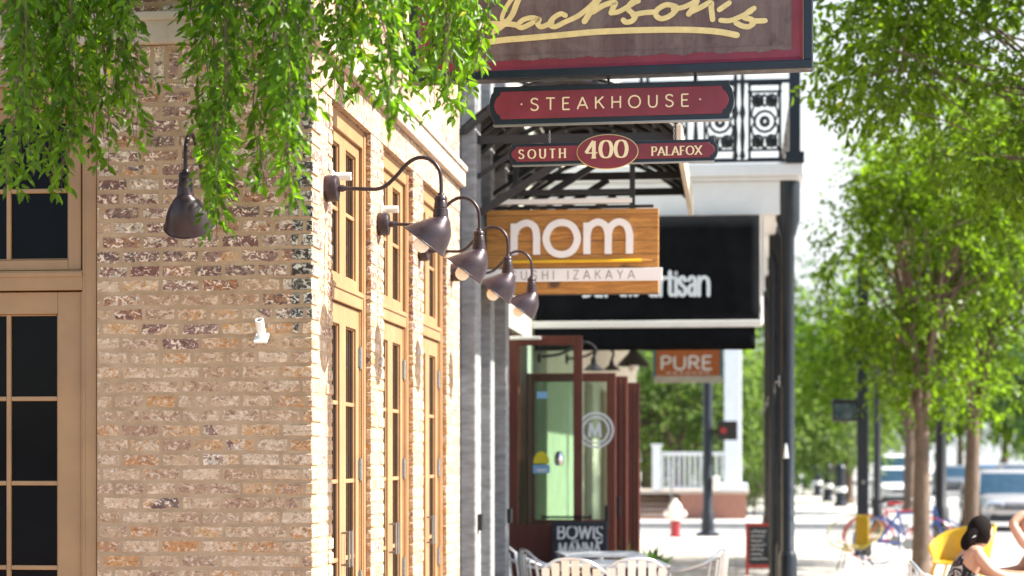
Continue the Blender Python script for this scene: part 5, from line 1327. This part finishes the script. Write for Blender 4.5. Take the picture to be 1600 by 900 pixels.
def hand(ch, w_, d, up, side, s=1.0, curl=.3):
    """palm plus five finger chains from the wrist w_ along d"""
    w_ = Vector(w_); d = Vector(d).normalized(); up = Vector(up).normalized(); sd_ = d.cross(up).normalized()*side
    pm_ = w_+d*.05*s; ch.append([(*w_, .026*s), (*pm_, (.036*s))])
    for k, (o, L) in enumerate(((-.03,.07),(-.01,.08),(.01,.077),(.03,.06))):
        b = pm_+sd_*o*s+d*.03*s; m_ = b+d*L*.5*s-up*curl*.01; e = b+d*L*s*.92-up*curl*.05
        ch.append([(*pm_, .036*s), (*b, .0105*s), (*m_, .0095*s), (*e, .007*s)])
    b = w_+d*.03*s-sd_*.035*s; e = b+d*.05*s-sd_*.025*s
    ch.append([(*pm_, .036*s), (*b, .012*s), (*e, .009*s)])
WX, WY = XA(1516, 15.0), 15.0
wm = empty('person', (WX, WY, .004), 0, 'person with dark tied hair in a sleeveless black and white print top', 'person')
hd = Vector((.085, .02, 1.055)); yaw = R(118)      # looks towards +x, a little away
sh_z = .93
nk = (.045,.01,.955,.048); ch = []
pel = (-.12,.0,.50,(.15,.13)); ab = (-.08,0,.66,(.125,.105)); th_ = (-.03,0,.82,(.15,.11)); ct_ = (.02,.0,.905,(.105,.085)); 
ch.append([pel, ab, th_, ct_, nk, (.07,.015,1.01,.045)])
ch.append([ct_, (.035,-.14,.90,.055), (.13,-.2,.78,.040), (.22,-.2,.745,.034), (.36,-.14,.735,.03), (.45,-.11,.735,.025)])
hand(ch, (.45,-.11,.735), (1,.15,0), (0,0,1), 1)
ch.append([ct_, (.035,.14,.90,.055), (.12,.2,.76,.040), (.2,.2,.745,.034), (.38,.12,.74,.027)])
hand(ch, (.38,.12,.74), (1,-.1,0), (0,0,1), -1)
for s in (1,-1): ch.append([pel, (-.06,s*.09,.49,.09), (.28,s*.11,.48,.07), (.30,s*.11,.26,.052), (.27,s*.11,.07,.036), (.36,s*.12,.03,.032)])
body = skinned('body', M['skin'], ch, wm)
tp_ = skinned('print_top', M['print'], [[(-.125,0,.48,(.165,.15)), (-.085,0,.66,(.135,.115)), (-.035,0,.80,(.158,.118)), (.0,-.0,.872,(.11,.085))], [(.0,-.0,.872,(.11,.085)), (.02,-.085,.94,.022)], [(.0,-.0,.872,(.11,.085)), (.02,.085,.94,.022)]], wm)
skinned('skirt', M['blackcloth'], [[(-.13,0,.50,(.17,.17)), (-.02,.08,.5,.1), (.2,.1,.49,.088)], [(-.13,0,.50,(.17,.17)), (-.02,-.08,.5,.1), (.2,-.1,.49,.088)]], wm, 2)
me = head_mesh(hd, yaw, R(6), .92); o = bpy.data.objects.new('head', me); col.objects.link(o); o.parent = wm
facebits(wm, hd, yaw, R(6), .92)
def hair(t, c, yaw, pitch, s, bun=True):
    bm = bmesh.new(); bmesh.ops.create_uvsphere(bm, u_segments=28, v_segments=18, radius=.113)
    for v in bm.verts:
        x, y, z = v.co; x *= .83; y *= 1.0; z *= 1.13
        if y < -.02: y *= .80
        v.co = (x, y+.012, z+.012)
    dl = [f for f in bm.faces if (f.calc_center_median().y < -.035 and f.calc_center_median().z < .062) or f.calc_center_median().z < -.085]
    bmesh.ops.delete(bm, geom=dl, context='FACES')
    me = bpy.data.meshes.new('hair'); bm.to_mesh(me); bm.free(); me.materials.append(M['hair']); me.polygons.foreach_set('use_smooth', [True]*len(me.polygons))
    me.transform(Matrix.Translation(c) @ Matrix.Rotation(yaw,4,'Z') @ Matrix.Rotation(pitch,4,'X') @ Matrix.Scale(s,4))
    h = bpy.data.objects.new('hair', me); col.objects.link(h); h.parent = t
    so_ = h.modifiers.new('t','SOLIDIFY'); so_.thickness = .008
    return h
h = hair(wm, hd, yaw, R(6), .93)
skinned('ponytail', M['hair'], [[(.06,-.0,1.09,.07),(.015,-.035,1.045,.058),(-.025,-.05,1.0,.056),(-.045,-.06,.96,.044),(-.035,-.06,.925,.02)]], wm)
MB().tube([(.0+.05*math.cos(a),-.042+.05*math.sin(a),1.02+.03*math.cos(a)) for a in np.linspace(0,2*math.pi,12,endpoint=False)], .003, 6, closed=True).build('hair_tie', M['white'], wm)
# the woman's chair, its white back rail visible behind her
ch1 = dup(c0, (WX-.14, WY, .004), R(-90), 'aluminium chair under the seated person in the print top')
ch1['group'] = 'aluminium chairs round the kerbside table'
ttx, tty = WX+.5, WY-.12
kt = empty('cafe_table', (ttx, tty, .004), 0, 'small white table at the right edge with an arm resting on it', 'table')
MB().lathe([(0,.69),(.33,.69),(.34,.70),(.34,.708),(.33,.714),(0,.714)], (0,0,0), 36, 'Z', False, False).build('tabletop', M['white'], kt, smooth=True)
MB().lathe([(.03,.02),(.03,.689)], (0,0,0), 12).build('pedestal', M['alu'], kt, smooth=True); MB().lathe([(.2,0),(.2,.015),(.03,.03)], (0,0,0), 20).build('base', M['alu'], kt, smooth=True)
gm = MB().lathe([(.028,.0),(.033,.1),(.031,.1),(.026,.006),(0,.006)], (0,0,0), 14, 'Z', True, False).build('drinking_glass', M['clearglass'], None, smooth=True, loc=(ttx+.02, tty-.1, .7185))
tag(gm, 'clear drinking glass on the small white table at the right edge', 'glass')
# second person, elbow raised
P2X, P2Y = XA(1622, 15.55), 15.55
p2 = empty('person', (P2X, P2Y, .004), 0, 'person in a dark top at the right edge with a bare bent elbow raised', 'person')
k0 = (0.05,0,.50,(.15,.13)); k1 = (.04,0,.66,(.125,.105)); k2 = (.02,0,.82,(.15,.11)); k3 = (0,0,.915,(.1,.08)); c2 = []
c2.append([k0,k1,k2,k3,(-.02,0,.965,.045),(-.03,0,1.02,.045)])
ex, ez = XA(1580, 15.45)-P2X, ZA(818, 2.1, 15.45)
c2.append([k3,(-.02,-.14,.905,.052),(ex*.62,-.17,.965,.042),(ex,-.12,ez,.036),(ex+.08,-.09,ez+.065,.034),(-.06,-.08,1.19,.026)])
hand(c2, (-.06,-.08,1.19), (1,.2,.3), (0,-1,.2), 1)
c2.append([k3,(0,.15,.9,.052),(-.1,.2,.75,.04),(-.2,.16,.735,.033),(-.32,.08,.735,.026)]); hand(c2, (-.32,.08,.735), (-1,-.2,0), (0,0,1), 1)
for s in (1,-1): c2.append([k0,(0,s*.09,.49,.09),(-.3,s*.11,.48,.07),(-.32,s*.11,.26,.052),(-.3,s*.11,.07,.036),(-.39,s*.12,.03,.032)])
skinned('body', M['skin'], c2, p2)
skinned('dark_top', M['blackcloth'], [[(.05,0,.48,(.165,.15)),(.04,0,.66,(.135,.12)),(.02,0,.81,(.162,.122)),(.0,0,.90,(.115,.09))],[(.0,0,.90,(.115,.09)),(-.02,-.14,.905,.066),(ex*.42,-.165,.94,.054)],[(.0,0,.90,(.115,.09)),(0,.15,.9,.064),(-.06,.185,.81,.05)]], p2)
skinned('trousers', M['blackcloth'], [[(.06,0,.5,(.17,.17)),(0,s*.09,.495,.1),(-.3,s*.11,.485,.082),(-.33,s*.11,.26,.062),(-.3,s*.11,.1,.05)] for s in (1,-1)], p2)
h2 = Vector((-.045, 0, 1.10)); me = head_mesh(h2, R(-95), R(5), .98); o = bpy.data.objects.new('head', me); col.objects.link(o); o.parent = p2
facebits(p2, h2, R(-95), R(5), .98); hair(p2, h2, R(-95), R(5), 1.0)
ch2 = dup(c0, (P2X+.06, P2Y, .004), R(90), 'aluminium chair under the person with the raised elbow'); ch2['group'] = 'aluminium chairs round the kerbside table'
# ------------------------------------------------------------------ trees
def unit(v): return v/(np.linalg.norm(v, axis=-1, keepdims=True)+1e-9)
def leaves_mesh(name, base, d, n, L, Wd, mat, parent, fold=.25, six=True):
    """one small folded blade per leaf"""
    d = unit(d); s = unit(np.cross(d, n)); n = np.cross(s, d)
    L = L[:,None]; Wd = Wd[:,None]; N = len(base)
    if six:
        P = [base, base+d*L*.33+s*Wd*.5+n*Wd*fold, base+d*L*.68+s*Wd*.40+n*Wd*fold-n*L*.03, base+d*L-n*L*.10, base+d*L*.68-s*Wd*.40+n*Wd*fold-n*L*.03, base+d*L*.33-s*Wd*.5+n*Wd*fold]
        V = np.stack(P, 1).reshape(-1, 3); o = np.arange(N)[:,None]*6
        Q = np.concatenate([o+np.array([0,1,2,3]), o+np.array([0,3,4,5])], 0)
    else:
        P = [base, base+d*L*.45+s*Wd*.5+n*Wd*fold, base+d*L-n*L*.1, base+d*L*.45-s*Wd*.5+n*Wd*fold]
        V = np.stack(P, 1).reshape(-1, 3); Q = np.arange(N)[:,None]*4+np.array([0,1,2,3])
    return fastmesh(name, V, Q, mat, parent)
def limb(mb, a, b, r0, r1, r, wob=.12, n=6, seg=8):
    a = np.array(a, float); b = np.array(b, float); L = np.linalg.norm(b-a); pts = []
    o = r.normal(0, wob*L/3, (n+1, 3)); o[0] = o[-1] = 0
    for i in range(n+1): pts.append(tuple(a+(b-a)*i/n+o[i]*.4+np.array((0,0,L*.05*math.sin(math.pi*i/n)))))
    mb.tube(pts, [r0+(r1-r0)*i/n for i in range(n+1)], seg); return pts
def tree(label, loc, trunk_h, tr, clumps, nl, leafL, mat, seed, sig=.34, lean=(0,0), fork=4, six=False, group=None, droop=.35, name='street_tree', lr=1.0):
    """clumps: (x,y,z,r) in tree coordinates"""
    r = np.random.default_rng(seed)
    t = empty(name, loc, 0, label, 'tree', group)
    m = MB(); top = (lean[0], lean[1], trunk_h)
    prof = [(0,0,0),(lean[0]*.2,lean[1]*.2,trunk_h*.3),(lean[0]*.6,lean[1]*.6,trunk_h*.7),top]
    m.tube(smoothpts(prof,4), list(np.linspace(tr*1.25, tr*.86, 13)), 12)
    m.lathe([(tr*1.9,0),(tr*1.5,.06),(tr*1.22,.2)], (0,0,0), 12)
    m.build('trunk', M['bark'], t, smooth=True)
    cl = np.array(clumps); cen = cl[:,:3].mean(0)
    fk = []
    lm = MB(); ang0 = r.uniform(0, 6.28)
    for k in range(fork):
        a = ang0+2*math.pi*k/fork+r.uniform(-.3,.3); rad = np.ptp(cl[:,0])*.16
        e = (top[0]+rad*math.cos(a), top[1]+rad*math.sin(a), trunk_h+(cen[2]-trunk_h)*r.uniform(.55,.95))
        fk.append(limb(lm, (top[0],top[1],trunk_h-tr*.6), e, tr*.62, tr*.34, r))
    tips = np.array([p[-1] for p in fk]); 
    for c in cl:
        j = np.argmin(np.linalg.norm(tips[:,:2]-c[:2], axis=1)); p = fk[j][r.integers(3, 7)]
        limb(lm, p, tuple(c[:3]), tr*.26*lr, tr*.05*lr, r, n=5, seg=6)
        for q in range(2): limb(lm, tuple(c[:3]+r.normal(0,.1,3)), tuple(c[:3]+r.normal(0,1,3)*c[3]*.8), tr*.06, tr*.02, r, n=3, seg=4)
    lm.build('limbs', M['bark'], t, smooth=True)
    # leaves in twig sprays
    w_ = cl[:,3]**2; idx = r.choice(len(cl), nl//9, p=w_/w_.sum())
    u = unit(r.normal(0,1,(len(idx),3))); rad = r.uniform(.25,1,(len(idx),1))**.55
    st = cl[idx,:3]+u*rad*cl[idx,3:4]*np.array((1,1,.8))
    dr = unit(u*.8+r.normal(0,.5,(len(idx),3))+np.array((0,0,-droop)))
    k = np.arange(9); LL = leafL
    base = st[:,None,:]+dr[:,None,:]*(k[None,:,None]*LL*.42)+r.normal(0,LL*.12,(len(idx),9,3))
    side = unit(np.cross(dr, r.normal(0,1,(len(idx),3))))
    sg = np.where(k%2==0, 1, -1)
    d = dr[:,None,:]*.7+side[:,None,:]*sg[None,:,None]*.8+r.normal(0,.25,(len(idx),9,3))+np.array((0,0,-.25))
    base = base.reshape(-1,3); d = d.reshape(-1,3); N = len(base)
    n = unit(r.normal(0,.55,(N,3))+np.array((0,0,1)))
    L = r.uniform(.7,1.2,N)*LL
    leaves_mesh('crown', base, d, n, L, L*r.uniform(.42,.56,N), mat, t, six=six)
    return t
def clumpset(r, c, rad, n, cr, zmin=None):
    out = []
    while len(out) < n:
        u = r.normal(0,1,3); u /= np.linalg.norm(u); k = r.uniform(.35,1)**.5
        p = np.array(c)+u*k*np.array(rad)
        if zmin is not None and p[2] < zmin: continue
        out.append((*p, cr*r.uniform(.65,1.3)))
    return out
# --- drooping elm in front of the brick wall
r = np.random.default_rng(11)
ex, ey = -4.75, 7.55
el = empty('weeping_elm', (ex, ey, .004), 0, 'leafy tree with drooping twigs hanging in front of the brick wall', 'tree')
m = MB(); m.tube(smoothpts([(0,0,0),(.05,0,1.4),(-.02,.02,2.8),(.1,0,4.2)],5), list(np.linspace(.16,.11,16)), 14); m.lathe([(.24,0),(.2,.08),(.165,.25)], (0,0,0), 14)
m.build('trunk', M['bark'], el, smooth=True)
lm = MB(); spine = []
for tgt, r0 in (((1.6,.25,5.25),.06),((2.7,.1,5.35),.065),((3.9,-.1,5.2),.065),((2.2,-.7,5.5),.055),((.9,.6,5.3),.05),((3.3,.55,5.35),.055),((-.9,.2,5.6),.05),((.3,-1.0,5.6),.05)):
    spine.append(limb(lm, (.08,0,4.1), tgt, r0, .018, r, n=8))
lm.build('limbs', M['bark'], el, smooth=True)
env = [(-60,250),(0,300),(20,305),(60,315),(95,325),(115,235),(150,265),(175,285),(205,245),(240,205),(298,190),(315,270),(330,390),(360,345),(385,250),(425,345),(455,350),(472,365),(486,270),(505,165),(545,180),(575,170),(605,200),(625,215),(645,140),(668,160),(690,195),(715,195),(735,165),(760,100),(790,75),(815,70),(835,20)]
ex_, ey_ = zip(*env)
tw = MB(); B, D = [], []
ns = 0
tass = [(q, r.uniform(7.2, 8.5)) for q in (18, 35, 55, 75, 92, 104, 112, 150, 168, 188, 205, 330, 338, 345, 352, 410, 424, 440, 450, 462, 536, 548, 566, 600, 612, 622, 676, 690, 702, 716, 735, 755)]
while ns < 148:
    if ns < 99: q = tass[ns % len(tass)]; px = q[0]+r.normal(0, 7); Y = q[1]+r.normal(0, .08); f0 = 1-abs(r.normal(0, .16))
    else: px = r.uniform(10, 740); Y = r.uniform(7.2, 8.5); f0 = r.uniform(.3, .62)
    x = XA(px, Y); tip = np.interp(px, ex_, ey_)
    f = f0
    if 218 < px < 312 and r.random() < .85: continue
    if 500 < px < 560 and r.random() < .3: continue
    tipy = -60+(tip+60)*max(.0, f)
    zt = ZA(tipy, x, Y); z0 = r.uniform(4.45, 5.2)
    if zt > z0-.2: continue
    ns += 1
    sx = r.normal(0, .16); n = 12; L_ = z0-zt
    pts = [(x-ex+sx*(1-i/n)**1.5+.02*math.sin(i*1.3+ns), Y-ey+.12*(1-i/n)**2*r.normal(0,1)+.015*math.cos(i*1.7+ns), z0+.10*math.sin(math.pi*min(1,i/n*2))*(1-i/n)-L_*i/n-.0) for i in range(n+1)]
    tw.tube(pts, list(np.linspace(.0052,.0014,n+1)), 4, cap=False)
    P = np.array(pts)
    seglen = L_/n
    # side sprays, each with alternate leaves
    z_on = L_ if r.random() < .5 else L_*.75
    k = 0.0
    while k < L_*.98:
        i = min(int(k/seglen), n-1); fr_ = k/seglen-i; p = P[i]*(1-fr_)+P[i+1]*fr_
        zz = p[2]
        dens = 1.0 if zz < 4.5 else .5
        if r.random() < dens*.8:
            a = r.uniform(0, 6.28); q = np.array((math.cos(a), math.sin(a)*.8, -r.uniform(.5,1.6))); q /= np.linalg.norm(q)
            Ls = r.uniform(.05,.135)*(1 if k < L_*.85 else .7); nn_ = max(3, int(Ls/.0185))
            sp = unit(np.cross(q, r.normal(0,1,3)))
            if Ls > .1: tw.tube([tuple(p), tuple(p+q*Ls*.5+np.array((0,0,.006))), tuple(p+q*Ls)], .0011, 3, cap=False)
            for j in range(nn_+1):
                b = p+q*(Ls*(j+.4)/nn_); sgn = 1 if j % 2 else -1
                dd = q*.75+sp*sgn*.75+r.normal(0,.18,3)+np.array((0,0,-.28)) if j < nn_ else q
                B.append(b); D.append(dd)
        k += r.uniform(.03,.062)
tw.build('twigs', M['twig'], el)
B = np.array(B); D = np.array(D); N = len(B); print('elm leaves', N)
nrm = unit(r.normal(0,.6,(N,3))+np.array((.25,-.45,.75)))
L = r.uniform(.032,.064,N)
leaves_mesh('foliage', B, D, nrm, L, L*r.uniform(.36,.47,N), M['leafA'], el, fold=.16)
# upper crown over the limbs, mostly above the picture
cl = clumpset(r, (1.2,-.2,5.9), (2.6,1.0,.5), 20, .4, 5.4)
cl = np.array(cl); idx = r.choice(len(cl), 90)
st = cl[idx,:3]+r.normal(0,.22,(len(idx),3)); dr = unit(r.normal(0,1,(len(idx),3))+np.array((0,0,-.5))); k = np.arange(8)
base = (st[:,None,:]+dr[:,None,:]*(k[None,:,None]*.022)).reshape(-1,3); sd2 = unit(np.cross(dr, r.normal(0,1,(len(idx),3)))); d = (dr[:,None,:]*.7+sd2[:,None,:]*np.where(k%2==0,1,-1)[None,:,None]*.8).reshape(-1,3)
N = len(base); L = r.uniform(.04,.06,N); leaves_mesh('crown', base, d, unit(r.normal(0,.5,(N,3))+np.array((0,0,1))), L, L*.45, M['leafA'], el)

# --- kerbside trees on the right
r = np.random.default_rng(21)
nx, ny = 4.05, 18.0
tree('broad leafy tree overhanging the kerbside table from the upper right', (nx, ny, .004), 3.0, .15, clumpset(r, (-.95,.0,5.6), (2.1,2.2,1.95), 80, .48, 3.85), 28000, .09, M['leafB'], 31, fork=5, six=True, lr=.55)
tx1 = XA(1439, 28.0)
tree('forked street tree with brown trunk left of the black lamp post', (tx1, 28.0, .004), 2.05, .108, clumpset(r, (.22,.0,4.5), (1.3,1.9,1.8), 50, .46, 2.85)+[(.2,0,2.6,.4),(.6,.2,2.5,.4),(-.4,-.3,2.75,.4)], 15000, .12, M['leafB'], 32, fork=4, lean=(.02,0))
tx2 = XA(1516, 31.0)
tree('forked street tree with brown trunk right of the black lamp post', (tx2, 31.0, .004), 2.25, .108, clumpset(r, (.55,0,5.3), (1.75,2.2,2.4), 64, .52, 3.1), 18000, .12, M['leafB'], 33, fork=4, lean=(.05,0))
tree('street tree farther along the kerb, behind the signal box pole', (XA(1421, 60), 60, .004), 2.5, .16, clumpset(r, (0,0,5.2), (3.2,2.6,2.6), 50, .9, 2.9), 7000, .26, M['leafB'], 34)
# --- paler trees down the far pavement
far = [(1326, 74, 'pale green tree over the far pavement, nearest of that row'), (1300, 92, 'pale green tree over the far pavement, second of that row'), (1284, 112, 'pale green tree over the far pavement, third of that row'), (1268, 138, 'pale green tree over the far pavement, fourth of that row'), (1255, 170, 'pale green tree over the far pavement, last of that row')]
for i, (px, Y, lb) in enumerate(far):
    s = 1+i*.18
    tree(lb, (XA(px, Y), Y, .004), 1.9*s**.5, .16, clumpset(r, (-1.0,0,3.15*s**.5), (2.6*s,2.6,1.2*s), 36, .8*s, 1.9), 4200, .3*s, M['leafD'], 40+i, group='pale trees down the far pavement')
bk = [(1262, 185, 6.0, 11, 'leafC', 'tall dark green tree rising at the end of the pavement'), (1180, 84, 3.6, 8.0, 'leafC', 'dark green tree between the white column and the navy posts'),
      (1190, 100, 4.2, 5.0, 'leafD', 'lighter bushy tree low between the white column and the navy posts'), (1062, 66, 3.2, 4.6, 'leafD', 'bright green tree behind the white railing'),
      (1010, 72, 3.4, 6.2, 'leafB', 'leafy tree behind the porch steps'), (1120, 78, 3.0, 5.2, 'leafD', 'sunny green tree behind the white column')]
for i, (px, Y, rad, hc, mt, lb) in enumerate(bk):
    tree(lb, (XA(px, Y), Y, .004), hc*.35, .2, clumpset(r, (0,0,hc*.75), (rad,rad*.8,hc*.55), 46, rad*.34, .6), 6500, .3 if Y < 120 else .6, M[mt], 60+i)
for i, (px, Y, lb) in enumerate([(1430, 150, 'distant green tree above the white van'), (1500, 160, 'distant green tree above the grey car'), (1570, 150, 'distant green tree above the silver crossover'), (1650, 140, 'distant green tree at the right edge'), (1370, 165, 'distant green tree behind the two dark poles')]):
    tree(lb, (XA(px, Y), Y, .004), 3.2, .25, clumpset(r, (0,0,7.0), (5.0,4,4.0), 40, 1.5, 2.6), 4000, .55, M['leafC' if i % 2 else 'leafB'], 80+i, group='distant trees down the street')
# low shrubs near the porch corner
for i, (px, Y, lb) in enumerate([(1178, 58, 'low green shrub beside the porch corner')]):
    tree(lb, (XA(px, Y), Y, .004), .25, .03, clumpset(r, (0,0,.75), (.45,.4,.5), 14, .25, .2), 1500, .1, M['leafD'], 95, name='shrub')
print('OBJECTS', len(bpy.data.objects))
